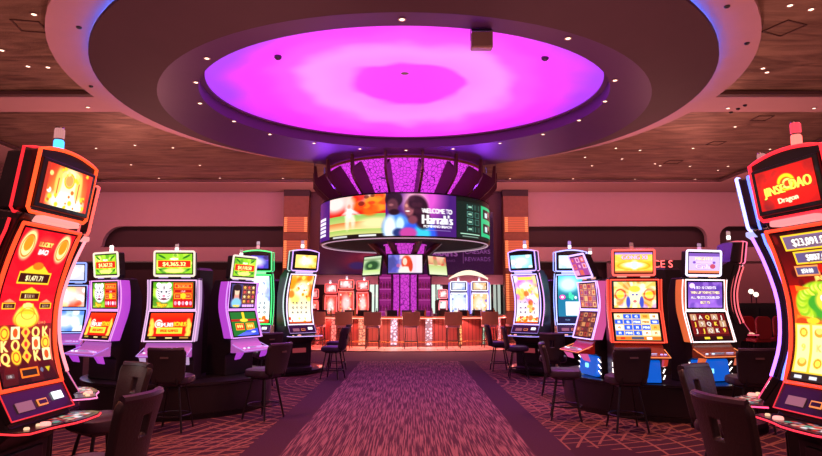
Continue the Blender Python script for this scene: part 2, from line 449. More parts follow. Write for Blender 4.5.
# ------------------------------------------------------------------ pictures shown on the machines
RED = (.85, .06, .08); GOLD = (1., .80, .15); YEL = (1., .92, .45); WHT = (1, 1, 1); DRK = (.08, .01, .02); ORG = (1., .45, .08)
def symbol(p, cx, cy, r, kind):
    k = p.w/p.h
    if kind % 5 == 0:
        p.ell(cx, cy, r, r*k, GOLD, .3); p.ring(cx, cy, r*.6, r*.6*k, (.8, .2, .05), .2)
    elif kind % 5 == 1:
        p.text('Q', cx, cy, r*1.5*k, YEL, out=(.6, .15, .02), bold=1)
    elif kind % 5 == 2:
        p.rect(cx-r*.85, cy-r*.85*k, cx+r*.85, cy+r*.85*k, (1, .95, .7)); p.ell(cx, cy, r*.5, r*.6*k, (.9, .3, .05))
    elif kind % 5 == 3:
        p.text('K', cx, cy, r*1.5*k, (1, .9, .5), out=(.7, .1, .02), bold=1)
    else:
        p.tri([(cx, cy-r*k), (cx+r, cy), (cx, cy+r*k), (cx-r, cy)], (1., .75, .2)); p.ell(cx, cy, r*.35, r*.35*k, (.9, .1, .1))
def pic_bao():
    p = Pic(110, 200, (.88, .05, .12)); p.vgrad(0, .62, (.86, .05, .12), (.95, .06, .14)); p.vgrad(.62, 1, (.55, .02, .05), (.16, .01, .02))
    p.rays(.5, .42, 14, (1, .25, .2), .12)
    for x in (.17, .84):
        p.ell(x, .105, .13, .095, (1, .95, .6), .3); p.ell(x, .095, .075, .05, (.95, .55, .1)); p.ring(x, .11, .10, .07, (.8, .35, .05), .12)
    p.ell(.5, .09, .17, .05, (1., .35, .25), .8, .6)
    p.text('LUCKY', .5, .09, .032, YEL, bold=1, out=(.6, .05, .03)).text('BAO', .5, .14, .036, WHT, bold=1, out=(.6, .05, .03))
    p.tri([(.26, .275), (.38, .235), (.5, .215), (.62, .235), (.74, .275)], GOLD).ell(.5, .235, .1, .025, ORG)
    p.box(.22, .285, .78, .345, (.22, .05, .03), GOLD, .02).text('$1,471.71', .5, .315, .034, (1, .95, .7), bold=.6)
    p.tri([(.36, .405), (.5, .375), (.64, .405)], GOLD).box(.34, .415, .67, .455, (.25, .05, .03), GOLD, .016).text('$308.91', .5, .435, .024, (1, .9, .7))
    for x, s in ((.16, '$50.11'), (.84, '$25.00')):
        p.tri([(x-.1, .475), (x, .455), (x+.1, .475)], (1, .6, .4)).box(x-.10, .485, x+.10, .515, (.25, .05, .03), GOLD, .012).text(s, x, .5, .018, (1, .9, .7))
    # gold ingot purse
    p.ell(.5, .585, .24, .06, GOLD, .2); p.ell(.5, .565, .21, .07, (1, .88, .3), .2); p.tri([(.34, .55), (.42, .485), (.6, .485), (.67, .56)], GOLD)
    p.ell(.5, .50, .09, .02, (1, .95, .5)); p.ring(.5, .59, .2, .06, (.85, .45, .05), .08); p.ring(.52, .55, .12, .04, (.85, .45, .05), .1)
    p.text('GRAND', .80, .615, .016, YEL)
    for r in range(3):
        for c in range(5):
            symbol(p, .125+.188*c, .675+.078*r, .088, (r*3+c*2+r*c) % 5)
    p.rect(.02, .64, .035, .87, (1, .5, .4)).rect(.965, .66, .98, .88, (1, .5, .4))
    p.box(.36, .915, .64, .955, (.15, .08, .06), ORG, .02); p.rect(.08, .93, .22, .955, (.35, .25, .25)).text('100', .15, .942, .016, WHT)
    p.ell(.73, .93, .03, .014, (.4, .4, .5)).tri([(.80, .915), (.90, .915), (.85, .95)], (.8, .7, .1))
    return p
def pic_bao_top():
    p = Pic(100, 66, (.95, .18, .10)); p.ell(.5, .75, .42, .8, (1, .55, .2), .5, .9); p.ell(.52, .7, .26, .75, (1, .97, .75), .4)
    p.ell(.5, .3, .08, .14, (.95, .6, .3)); p.ring(.5, .3, .1, .17, (.95, .7, .1), .2); p.ell(.52, .85, .38, .25, (1, 1, .9), .5)
    for x in (.28, .72): p.ell(x, .4, .07, .35, (1, .8, .35), .4, .9); p.rect(x-.012, .3, x+.006, .8, (.9, .25, .1))
    p.blobs(24, (.05, .55, .95, .98), .035, [GOLD, (1, .4, .1), WHT]); p.blobs(14, (.1, .02, .9, .3), .03, [GOLD, (1, .9, .5)])
    p.rect(0, 0, .08, 1, (.75, .2, .12)).rect(.92, 0, 1, 1, (.85, .2, .12))
    return p
def pic_dragon():
    p = Pic(110, 200, (.45, .05, .04)); p.vgrad(0, .36, (.16, .03, .03), (.55, .05, .04)); p.vgrad(.36, .66, (.9, .12, .05), (1, .45, .1))
    p.blobs(30, (0, .0, 1, .4), .05, [(.35, .05, .04), (.6, .08, .05), (.2, .03, .03)], .6)
    p.ell(.55, .47, .40, .13, (.25, .62, .15), .3)
    p.box(.16, .03, .98, .115, (.45, .35, .5), GOLD, .02).text('$23,091.00', .57, .073, .05, WHT, wmax=.78, bold=1, out=(.3, .1, .05))
    p.box(.26, .145, .92, .21, (.38, .32, .5), GOLD, .02).text('$807.60', .59, .178, .042, WHT, wmax=.6, bold=1, out=(.3, .1, .05))
    p.box(.20, .24, .54, .29, (.35, .3, .45), (1, .6, .3), .015).text('$50.00', .37, .265, .027, WHT, bold=.6)
    p.box(.64, .24, .98, .29, (.35, .3, .45), (1, .6, .3), .015).text('$10.00', .81, .265, .027, WHT, bold=.6)
    p.ell(.59, .255, .05, .03, (.8, .1, .05)).text('JINSE DAO', .62, .315, .028, YEL, bold=1, out=(.6, .1, .02))
    # dragon: curled body, head with whiskers and horns
    for i in range(26):
        t = i/25; x = .5+.36*math.cos(2.3+t*5.2)*(1-.25*t); y = .48+.115*math.sin(2.3+t*5.2)*(1-.2*t)
        p.ell(x, y, .10-.03*t, .045-.015*t, (.72, .85, .15) if i % 2 else (.55, .75, .1), .4)
        p.ell(x, y, .05, .022, (.95, .95, .45), .5)
    p.ell(.58, .47, .2, .075, (.98, .85, .25), .3); p.ell(.66, .50, .17, .05, (1, .97, .8), .3); p.ell(.72, .515, .11, .02, (.75, .1, .1), .3)
    for x in (.5, .64): p.ell(x, .45, .045, .022, WHT, .2); p.ell(x+.01, .45, .018, .011, (.1, .1, .1), .2)
    for dx in (-.2, -.08, .06, .2): p.tri([(.56+dx-.03, .43), (.56+dx+.03, .43), (.56+dx*1.7, .36)], (.95, .9, .3))
    p.tri([(.64, .51), (.66, .51), (.65, .53)], WHT).tri([(.76, .505), (.78, .505), (.77, .53)], WHT)
    for x0, x1, y0, y1 in ((.1, .35, .40, .36), (.05, .3, .56, .60), (.8, .98, .40, .36)):
        p.tri([(x0, y0), (x1, (y0+y1)/2), (x0, y1)], (1, .5, .1))
    p.ell(.12, .61, .1, .03, (.8, .25, .05)).ell(.3, .60, .1, .02, GOLD)
    p.rect(0, .62, 1, .95, (.98, .78, .2))
    for c in range(4):
        x = .14+.245*c
        p.box(x-.10, .63, x+.10, .94, (1, .96, .62), (1, .75, .2), .012)
        for r in range(3):
            k = (c*2+r) % 4; y = .68+.10*r
            if k == 0: p.ell(x, y, .07, .035, (1, .85, .3)); p.ring(x, y, .05, .025, (.9, .5, .1), .2)
            elif k == 1: p.text('9', x, y, .05, (1, .8, .35), bold=1)
            elif k == 2: p.ell(x, y, .075, .03, (1, .6, .15)); p.ell(x, y-.01, .05, .02, (.95, .85, .4))
            else: p.text('K', x, y, .05, (.95, .75, .4), bold=1)
    p.rect(0, .95, 1, 1, (.15, .12, .12))
    for x in (.12, .36, .6, .84): p.rect(x-.06, .965, x+.06, .985, (.85, .85, .9))
    return p
def pic_jinse_top():
    p = Pic(120, 76, (.62, .06, .06)); p.ell(.5, .5, .62, .62, (.9, .08, .06), 1.); p.blobs(30, (0, 0, 1, 1), .09, [(.35, .12, .14), (.8, .05, .06), (.3, .15, .2)], .35)
    p.ell(.5, .5, .45, .4, (.95, .1, .06), .8)
    p.ell(.52, .40, .15, .21, (.95, .85, .1), .15); p.ell(.52, .42, .10, .14, (.85, .25, .05), .2); p.ring(.54, .44, .07, .1, YEL, .3)
    p.text('JINSE', .29, .53, .22, (1, .98, .35), wmax=.37, bold=1.2, out=(.35, .1, .02), rot=-.03).text('DAO', .75, .47, .25, (1, .98, .35), wmax=.34, bold=1.3, out=(.35, .1, .02), rot=-.05)
    p.text('Dragon', .50, .80, .13, (1, .95, .75), bold=.8, rot=-.06)
    return p
def pic_tiger():
    p = Pic(104, 60, (.35, .65, .12)); p.blobs(24, (0, 0, .5, 1), .08, [(.6, .85, .2), (.2, .45, .1), (.8, .9, .3)], .7)
    p.ell(.27, .42, .20, .38, (.98, .95, .97), .25); p.ell(.14, .12, .06, .1, WHT).ell(.40, .12, .06, .1, WHT)
    for i in range(5):
        p.ell(.12+.012*i, .25+.1*i, .045, .015, (.25, .15, .2), .4, rot=.5); p.ell(.42-.012*i, .25+.1*i, .045, .015, (.25, .15, .2), .4, rot=-.5)
    p.ell(.21, .38, .028, .04, (.2, .25, .3)).ell(.33, .38, .028, .04, (.2, .25, .3)); p.ell(.27, .54, .04, .05, (.9, .5, .6)).ell(.27, .66, .07, .05, (.5, .25, .3))
    p.ell(.27, .22, .015, .1, (.3, .2, .2)); p.text('Tiger', .23, .87, .15, GOLD, bold=1, out=(.5, .1, .05))
    p.rect(.50, .02, .99, .98, (.80, .08, .08)); p.box(.55, .09, .95, .22, (.9, .2, .1), GOLD, .01).text('$4,365.32', .75, .155, .09, YEL)
    p.box(.54, .30, .96, .40, (.7, .05, .08), ORG, .008); p.text('LINK', .75, .36, .07, WHT)
    for x in (.61, .87): p.box(x-.07, .46, x+.07, .64, (.75, .1, .1), GOLD, .008).text('500', x, .55, .08, YEL)
    p.ell(.75, .54, .07, .12, GOLD)
    for i in range(5): p.ell(.56+.094*i, .82, .038, .085, (.98, .9, .95) if i % 2 else (.95, .6, .7), .25); p.ring(.56+.094*i, .82, .038, .085, (.6, .05, .2), .15)
    return p
def pic_fire():
    p = Pic(104, 56, (.93, .10, .05)); p.vgrad(0, .3, (.98, .22, .05), (.9, .08, .05))
    for x in (.07, .93):
        for k in range(5): p.ell(x+(.02 if k % 2 else -.02), .35+.13*k, .045, .14, (1, .85, .3), .6, .9)
    p.ell(.22, .42, .09, .17, (1, .92, .85)); p.ring(.22, .42, .06, .1, (.9, .3, .2), .2)
    p.text('$4,365', .42, .44, .15, WHT, wmax=.3, bold=1, out=(.5, .1, .02)).text('BONUS', .72, .42, .17, GOLD, wmax=.3, bold=1, out=(.5, .1, .02))
    p.box(.20, .58, .78, .76, (.75, .85, .25), GOLD, .012).text('FREE GAMES', .49, .67, .10, (.9, .3, .05), bold=1)
    p.rect(0, .88, 1, 1, (.10, .03, .03)); p.rect(.05, .91, .2, .97, (.7, .6, .2)).rect(.42, .92, .58, .96, (1, .9, .6)).rect(.75, .91, .95, .97, (.7, .5, .2))
    return p
def pic_jackpot(txt):
    p = Pic(96, 56, (.55, .80, .15)); p.blobs(26, (0, 0, 1, 1), .08, [(.75, .92, .25), (.3, .6, .12), (.95, .95, .5)], .7)
    for x0, y0, sx in ((.1, .15, 1), (.9, .15, -1), (.1, .85, 1), (.9, .85, -1)):
        p.ell(x0+sx*.06, y0, .12, .05, (.15, .45, .1), .3, rot=.5*sx)
    p.box(.05, .36, .95, .68, (.90, .14, .08), GOLD, .01); p.text(txt, .5, .52, .20, (1, .97, .6), wmax=.8, bold=1, out=(.5, .05, .02))
    p.text('MAJOR', .5, .27, .09, WHT, bold=1); p.ell(.5, .86, .3, .1, (.98, .98, .5), .6)
    return p
def pic_woman_grid():
    p = Pic(84, 70, (.18, .12, .22)); p.rect(0, 0, .46, 1, (.25, .22, .45)); p.ell(.24, .55, .16, .5, (.85, .55, .5), .4)
    p.ell(.24, .28, .13, .2, (.95, .78, .66), .3); p.ell(.24, .15, .17, .14, (.15, .08, .1), .3).ell(.10, .4, .05, .28, (.12, .06, .08)).ell(.38, .4, .05, .28, (.12, .06, .08))
    p.ell(.24, .82, .2, .22, (.5, .75, .9), .4); p.text('WILD', .24, .93, .09, GOLD, bold=1)
    for r in range(4):
        for c in range(3):
            x = .56+.18*c; y = .14+.2*r
            p.box(x-.07, y-.08, x+.07, y+.08, (.35, .1, .15), (.8, .5, .25), .008); p.ell(x, y, .05, .06, [(.95, .7, .3), (.85, .3, .3), (.9, .85, .6)][(r+c) % 3], .4)
    p.rect(.48, .87, 1, .99, (.55, .3, .7))
    for i in range(5): p.rect(.5+.1*i, .88, .58+.1*i, .98, (.9, .7, .95))
    return p
def pic_green_road():
    p = Pic(84, 66, (.08, .42, .16)); p.rect(0, .30, 1, .40, (.7, .1, .1)); p.ell(.5, .12, .05, .3, GOLD, .4); p.ell(.5, .35, .16, .07, (1, .85, .2))
    p.box(.14, .48, .46, .74, (.9, .25, .15), GOLD, .01).box(.54, .48, .86, .74, (.9, .5, .15), GOLD, .01)
    for x in (.22, .3, .38, .62, .7, .78): p.ell(x, .6, .03, .07, YEL)
    p.tri([(.3, 1), (.5, .80), (1, .70), (1, 1)], (.2, .3, .85)).tri([(.1, 1), (.4, .86), (.9, .86), (.6, 1)], (.35, .4, .95)); p.ell(.8, .85, .1, .04, (.8, .85, 1))
    return p
def pic_white_show(base, accents, dark=(.2, .2, .3)):
    p = Pic(70, 130, base); p.vgrad(0, 1, base, (1, 1, .93)); p.blobs(26, (0, 0, 1, .5), .16, accents, .8)
    p.ell(.55, .28, .32, .16, (1, .97, .85), .6, .9); p.blobs(12, (.2, .15, .8, .45), .06, accents+[WHT])
    for r in range(3):
        y = .57+.10*r; xs = [.2, .4, .6, .8]
        for x in xs: p.text(random.choice('QJKA9'), x+random.uniform(-.02, .02), y, .045, dark if r < 3 else ORG, bold=.5)
    p.blobs(20, (0, .86, 1, 1), .05, [ORG, YEL, (.9, .2, .1), WHT]); p.rect(0, .965, 1, 1, (.8, .3, .1))
    return p
def pic_small(base, cols, n=14, r=.1, txt=None, w=64, h=42):
    p = Pic(w, h, base); p.blobs(n, (0, 0, 1, 1), r, cols, .85); p.ell(.5, .5, .32, .33, WHT, .8, .75)
    if txt: p.text(txt, .5, .4, .24, GOLD, wmax=.85, bold=1, out=(.5, .1, .1))
    return p
def pic_blue_show():
    p = Pic(80, 130, (.12, .45, .60)); p.vgrad(0, .5, (.35, .85, .92), (.10, .40, .5)); p.ell(.4, .18, .35, .15, (.8, 1, 1), .7); p.ell(.18, .45, .12, .05, (1, .3, .7)).ell(.18, .45, .06, .025, WHT)
    p.blobs(14, (.3, .36, 1, .52), .05, [(.1, .6, .5), (.3, .9, .7), WHT], .9); p.rect(.3, .55, .98, .84, (.96, 1, 1)); p.rect(0, .86, 1, 1, (.10, .12, .25))
    p.text('PLAY', .35, .93, .035, (.6, .8, 1)); return p
def pic_purple_show():
    p = pic_white_show((.75, .45, .85), [(.95, .75, .3), (1, .9, .5), (.8, .4, .85), (1, .95, .9)]); p.blobs(20, (.1, .3, .9, .9), .09, [(1, .75, .3), (.85, .35, .1), WHT], .8)
    p.rect(.2, .03, .8, .09, (1, .85, .3)); p.blobs(16, (.05, .84, .95, .97), .05, [ORG, (.9, .3, .1), YEL]); return p
def pic_ornate(cols, w=70, h=60, rows=4, cn=4):
    p = Pic(w, h, cols[0])
    for r in range(rows):
        for c in range(cn):
            x = (c+.5)/cn; y = (r+.5)/rows
            p.box(x-.38/cn, y-.38/rows, x+.38/cn, y+.38/rows, cols[(r*2+c) % len(cols)], cols[1], .008)
            p.ell(x, y, .22/cn, .26/rows, cols[(r+c+2) % len(cols)], .3)
    return p
def pic_lion():
    p = Pic(110, 66, (.95, .75, .35)); p.blobs(36, (0, 0, 1, 1), .08, [(1, .9, .55), (.95, .55, .2), (.75, .45, .8), (1, .98, .85)], .9)
    for x in (.16, .84): p.ring(x, .5, .12, .2, (.95, .3, .1), .2); p.ell(x, .5, .09, .14, GOLD)
    p.rays(.5, .5, 16, (1, .97, .8), .35); p.ell(.5, .52, .15, .36, (1, .95, .75), .3); p.ell(.5, .28, .13, .12, (1, .8, .25)); p.ell(.455, .5, .03, .035, (.3, .3, .7)).ell(.545, .5, .03, .035, (.3, .3, .7))
    p.ell(.5, .75, .045, .05, (.95, .4, .4)); p.ell(.34, .78, .05, .22, (.25, .3, .75), .4).ell(.66, .78, .05, .22, (.25, .3, .75), .4); return p
def pic_reels_blue():
    p = Pic(110, 60, (.85, .70, .45)); ks = [(.95, .93, .75), (.15, .35, .85), (.15, .35, .85), (.95, .7, .3), (.97, .97, .92)]
    for r in range(4):
        for c in range(5):
            x = .1+.2*c; y = .115+.205*r; k = ks[(c+r*2) % 5] if c not in (1, 2) else (.15, .35, .88)
            p.box(x-.09, y-.085, x+.09, y+.085, k, (.9, .8, .5), .006)
            p.text(random.choice(['900', '45', 'MINI', '18', 'M']), x, y, .09, (1, 1, 1) if k[2] > .8 and k[0] < .5 else (.75, .45, .1), wmax=.15, bold=.6)
    p.rect(0, .86, 1, .98, (.9, .45, .1)).rect(.35, .87, .62, .97, (.3, .3, .4)).rect(.68, .88, .8, .97, WHT).rect(.1, .88, .2, .97, (.8, .2, .1)); return p
def pic_gold_title():
    p = Pic(104, 60, (.98, .78, .25)); p.rays(.5, .62, 12, (1, .9, .5), .4); p.ell(.5, .62, .5, .22, (1, .72, .1), .5); p.ell(.5, .62, .3, .16, (1, 1, .85), .6); p.ell(.52, .62, .1, .22, (.8, 1, .95), .6)
    p.rect(0, 0, 1, .1, (.7, .5, .85)); p.text('GONG XI', .52, .24, .20, (.95, .75, .95), wmax=.85, bold=1, out=(.55, .35, .1)); p.ring(.5, .66, .42, .2, (.95, .5, .1), .08)
    p.vgrad(.9, 1, (.9, .5, .2), (.8, .4, .2)); return p
def pic_purple_text():
    p = Pic(100, 66, (.55, .35, .80)); p.vgrad(0, 1, (.38, .22, .62), (.62, .4, .85)); p.ell(.12, .15, .08, .1, (.95, .8, 1)); p.blobs(12, (0, 0, 1, 1), .09, [(.7, .5, .9), (.3, .2, .6)], .5)
    for i, s in enumerate(('1 TO 10 CREDITS', 'WIN UP TO FIVE TIMES', 'ALL PRIZES DOUBLED', 'BET 75')):
        p.text(s, .5, .22+.19*i, .10, [(.95, .9, 1), (1, .9, .75)][i % 2], wmax=.82-.3*(i == 3)-.2*(i == 0), bold=1, out=(.3, .15, .45))
    return p
def pic_reels_j():
    p = Pic(104, 66, (.30, .04, .06))
    S = ['J', 'A', 'Q', 'A', 'J', 'J', '9', 'Q', 'K', 'J', 'J', 'J', 'Q', 'K', '9']
    for i, s in enumerate(S):
        r, c = divmod(i, 5); x = .12+.19*c; y = .15+.25*r
        p.box(x-.085, y-.11, x+.085, y+.11, (.42, .05, .08) if (i*7) % 3 else (.75, .6, .45), (.6, .15, .12), .005)
        p.text(s, x, y, .15, [(.95, .85, .8), (1, .8, .25), (.95, .9, .85)][(i*5) % 3], bold=1, out=(.2, .02, .03))
    p.rect(0, .86, 1, 1, (.16, .03, .05)).rect(.28, .89, .42, .97, (.95, .8, .2)).rect(.62, .89, .76, .97, (.95, .8, .2)); return p
def pic_lilac_title():
    p = Pic(100, 66, (.80, .70, .95)); p.rect(0, 0, 1, .16, (.48, .32, .68)); p.text('MIGHTY', .5, .28, .17, (1, .92, .75), wmax=.8, bold=1, out=(.65, .4, .6)); p.rect(.2, .42, .8, .5, (.9, .75, .95))
    p.ell(.18, .47, .05, .06, (.5, .3, .7)).ell(.82, .47, .05, .06, (.5, .3, .7)); p.text('Cash', .45, .66, .25, (1, .85, .95), wmax=.6, bold=1, out=(.5, .3, .6)); p.ell(.78, .66, .09, .12, (.75, .3, .4)); p.vgrad(.86, 1, (.95, .6, .4), (.85, .4, .3)); return p
DECKPIC = Pic(40, 20, (.12, .05, .08)); DECKPIC.blobs(40, (.1, .1, .95, .95), .06, [(.9, .7, .6), (.9, .2, .2), (.2, .7, .6), (.6, .5, .6), WHT], .9)
# ------------------------------------------------------------------ room shell
CZ = 7.55                                   # ceiling (beams, plaster ring)
BRZ = 7.70                                  # metal-leaf coffers
XC = -.17
def node_mat(name): 
    m, n, l, b = newmat(name); MATS[name] = m; return m, n, l, b
def mathn(n, l, op, a, b=None, c=None):
    q = n.new('ShaderNodeMath'); q.operation = op
    for i, v in enumerate((a, b, c)):
        if v is None: continue
        if isinstance(v, (int, float)): q.inputs[i].default_value = v
        else: l.new(v, q.inputs[i])
    return q.outputs[0]
def mixc(n, l, f, a, b):
    q = n.new('ShaderNodeMix'); q.data_type = 'RGBA'
    for i, v in ((0, f), (6, a), (7, b)):
        if isinstance(v, (int, float)): q.inputs[i].default_value = v
        elif isinstance(v, tuple): q.inputs[i].default_value = (*v, 1)
        else: l.new(v, q.inputs[i])
    return q.outputs[2]
PLASTER = mat('pink_plaster', (.58, .38, .42), .75, var=.03, scale=3)
PLASTER2 = mat('ceiling_plaster', (.53, .30, .31), .7, var=.04, scale=2)
# carpet: streaked centre strip, plain dark borders, fans of thin gold lines at both sides
def carpet():
    m, n, l, b = node_mat('patterned_carpet')
    g = n.new('ShaderNodeNewGeometry'); sp = n.new('ShaderNodeSeparateXYZ'); l.new(g.outputs['Position'], sp.inputs[0])
    X, Y = sp.outputs[0], sp.outputs[1]
    M = lambda op, a, b_=None, c=None: mathn(n, l, op, a, b_, c)
    ax = M('ABSOLUTE', M('ADD', X, .04))
    # fine broken streaks running with the aisle
    mp = n.new('ShaderNodeMapping'); mp.inputs['Scale'].default_value = (58, 1.7, 1); l.new(g.outputs['Position'], mp.inputs[0])
    nz = n.new('ShaderNodeTexNoise'); nz.inputs['Scale'].default_value = 1; nz.inputs['Detail'].default_value = 3; l.new(mp.outputs[0], nz.inputs[0])
    st = M('SMOOTH_MIN', M('MULTIPLY', M('MAXIMUM', M('SUBTRACT', nz.outputs['Fac'], .46), 0), 8), 1., .1)
    base = mixc(n, l, st, (.080, .034, .056), (.34, .17, .18))
    tuft = n.new('ShaderNodeTexNoise'); tuft.inputs['Scale'].default_value = 55; l.new(g.outputs['Position'], tuft.inputs[0])
    # side fields: families of arcs, each inside its own patch
    def arcs(cx, cy, freq, w):
        dx = M('SUBTRACT', X, cx); dy = M('SUBTRACT', Y, cy)
        r = M('SQRT', M('ADD', M('MULTIPLY', dx, dx), M('MULTIPLY', dy, dy)))
        fr = M('FRACT', M('MULTIPLY', r, freq)); return M('LESS_THAN', fr, w), r
    def patch(sc, th, off):
        q = n.new('ShaderNodeTexVoronoi'); q.inputs['Scale'].default_value = sc
        mp2 = n.new('ShaderNodeMapping'); mp2.inputs['Location'].default_value = (off, off*.7, 0); l.new(g.outputs['Position'], mp2.inputs[0]); l.new(mp2.outputs[0], q.inputs['Vector'])
        s2 = n.new('ShaderNodeSeparateXYZ'); l.new(q.outputs['Color'], s2.inputs[0])
        return M('GREATER_THAN', s2.outputs[0], th)
    sets = []
    for (cx, cy, fr_, w_, sc_, th_, of_) in ((-6.5, 9.5, 5., .15, .3, .45, 0), (-1.9, 1.4, 5., .15, .33, .55, 3.3), (-3.6, 7.0, 3., .09, .35, .5, 7.1),
                                            (9.2, 4.2, 4.6, .14, .3, .4, 1.7), (2.4, -1.6, 4.4, .14, .33, .45, 5.2), (.4, 12.8, 5., .14, .3, .5, 9.4), (-.4, 13, 5., .14, .3, .5, 8.4)):
        a, _ = arcs(cx, cy, fr_, w_); sets.append(M('MULTIPLY', a, patch(sc_, th_, of_)))
    tot = sets[0]
    for q in sets[1:]: tot = M('MAXIMUM', tot, q)
    near = M('MULTIPLY', tot, .8)
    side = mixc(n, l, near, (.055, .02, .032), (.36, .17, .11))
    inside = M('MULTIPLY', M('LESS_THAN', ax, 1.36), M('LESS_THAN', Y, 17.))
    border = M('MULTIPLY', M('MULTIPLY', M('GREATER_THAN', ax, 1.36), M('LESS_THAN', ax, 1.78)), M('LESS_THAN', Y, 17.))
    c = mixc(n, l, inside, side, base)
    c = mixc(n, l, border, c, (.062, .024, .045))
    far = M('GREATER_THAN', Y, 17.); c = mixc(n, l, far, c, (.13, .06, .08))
    c2 = mixc(n, l, M('MULTIPLY', tuft.outputs['Fac'], .5), c, (.02, .008, .014))
    l.new(c2, b.inputs['Base Color']); b.inputs['Roughness'].default_value = .95
    b.inputs['Specular IOR Level'].default_value = .15
    bp = n.new('ShaderNodeBump'); bp.inputs['Strength'].default_value = .4; bp.inputs['Distance'].default_value = .01
    l.new(tuft.outputs['Fac'], bp.inputs['Height']); l.new(bp.outputs[0], b.inputs['Normal'])
    return m
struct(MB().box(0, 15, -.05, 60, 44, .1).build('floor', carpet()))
# bronze-leaf coffer panels
def bronze():
    m, n, l, b = node_mat('bronze_leaf')
    tc = n.new('ShaderNodeNewGeometry'); mp = n.new('ShaderNodeMapping'); mp.inputs['Scale'].default_value = (.35, 1.5, 1); l.new(tc.outputs['Position'], mp.inputs[0])
    a = n.new('ShaderNodeTexNoise'); a.inputs['Scale'].default_value = 1.6; a.inputs['Detail'].default_value = 8; a.inputs['Distortion'].default_value = 1.2; l.new(mp.outputs[0], a.inputs[0])
    w = n.new('ShaderNodeTexNoise'); w.inputs['Scale'].default_value = 9; w.inputs['Detail'].default_value = 3; w.inputs['Distortion'].default_value = 2.; l.new(tc.outputs['Position'], w.inputs[0])
    cr = n.new('ShaderNodeValToRGB'); e = cr.color_ramp.elements
    e[0].position = .35; e[0].color = (.17, .10, .07, 1); e[1].position = .68; e[1].color = (.44, .29, .20, 1)
    l.new(a.outputs['Fac'], cr.inputs[0]); l.new(cr.outputs[0], b.inputs['Base Color'])
    b.inputs['Metallic'].default_value = .45; b.inputs['Roughness'].default_value = .38
    bp = n.new('ShaderNodeBump'); bp.inputs['Strength'].default_value = .35; bp.inputs['Distance'].default_value = .03
    l.new(w.outputs['Fac'], bp.inputs['Height']); l.new(bp.outputs[0], b.inputs['Normal']); return m
BRONZE = bronze()
# ceiling: bronze sheet with a round opening above the dome, plaster beams hanging below it
def circle(cx, cy, a, b, z, n=96): return [(cx+a*math.cos(2*PI*i/n), cy+b*math.sin(2*PI*i/n), z) for i in range(n)]
def square(x0, x1, y0, y1, z, cx, cy, n=96):
    out = []
    for i in range(n):
        t = 2*PI*i/n; dx, dy = math.cos(t), math.sin(t)
        k = min(((x1 if dx > 0 else x0)-cx)/dx if abs(dx) > 1e-9 else 1e9, ((y1 if dy > 0 else y0)-cy)/dy if abs(dy) > 1e-9 else 1e9)
        out.append((cx+dx*k, cy+dy*k, z))
    return out
CY = 17.0
q = MB().rings([circle(XC, CY, 8.6, 8.6, BRZ), square(-30, 30, -3, 32, BRZ, XC, CY), square(-30, 30, -3, 32, BRZ+.1, XC, CY), circle(XC, CY, 8.6, 8.6, BRZ+.1)], True)
struct(q.build('ceiling', BRONZE))
struct(MB().rings([circle(XC, CY, 7.3, 7.3, CZ), circle(XC, CY, 9.05, 9.05, CZ), circle(XC, CY, 9.05, 9.05, BRZ-.001), circle(XC, CY, 7.3, 7.3, BRZ-.001)], True).build('trim_1', PLASTER2, smooth=True))
BT = BRZ-CZ-.002
def beam(i, x0, x1, y0, y1): struct(MB().box((x0+x1)/2, (y0+y1)/2, CZ+.001*i+BT/2, x1-x0, y1-y0, BT-.002*i).build('trim_%d' % i, PLASTER2))
beam(2, -30, 30, 29.4, 31.95); beam(3, 8.2, 30, 16.9, 18.25); beam(4, -30, -8.5, 16.9, 18.25); beam(5, 15.4, 17.2, -2, 29.4); beam(6, -17.4, -15.6, -2, 29.4)
for i, (x0, x1, y0, y1) in enumerate(((-30, 30, 29.2, 29.4), (8.9, 30, 16.72, 16.9), (-30, -9.2, 16.72, 16.9), (15.2, 15.4, 18.3, 29.2), (-15.6, -15.4, 18.3, 29.2))):
    struct(MB().box((x0+x1)/2, (y0+y1)/2, CZ+.08, x1-x0, y1-y0, .10).build('trim_%d' % (7+i), mat('dark_coffer_edge', (.10, .05, .045), .5)))
# hanging disc: rim, rising cone, flat soffit, opening
DISC = mat('maroon_soffit', (.065, .024, .042), .7, var=.12, scale=1.3)
SOF = mat('plum_soffit', (.085, .022, .13), .5, var=.05, scale=1.)
c1, c2 = 17.0, 17.2
E_open = lambda z, k=1.: circle(XC, 15.8, 5.38*k, 4.65*k, z)
struct(MB().rings([circle(XC, CY, 8.2, 8.2, 7.43), circle(XC, CY, 8.2, 8.2, 7.35), circle(XC, c2, 6.8, 6.6, 6.98), circle(XC, c2, 6.8, 6.6, 7.3), circle(XC, CY, 7.5, 7.5, 7.43)], True).build('trim_20', DISC, smooth=True))
struct(MB().rings([circle(XC, c2, 6.8, 6.6, 6.979), E_open(6.979), E_open(7.36), circle(XC, c2, 6.8, 6.6, 7.3)], True).build('trim_21', SOF, smooth=True))
struct(MB().rings([E_open(7.30, 1.0), E_open(7.30, .975), E_open(7.34, .975), E_open(7.34, 1.)], True).build('trim_22', mat('dome_edge', (.12, .05, .12), .4)))
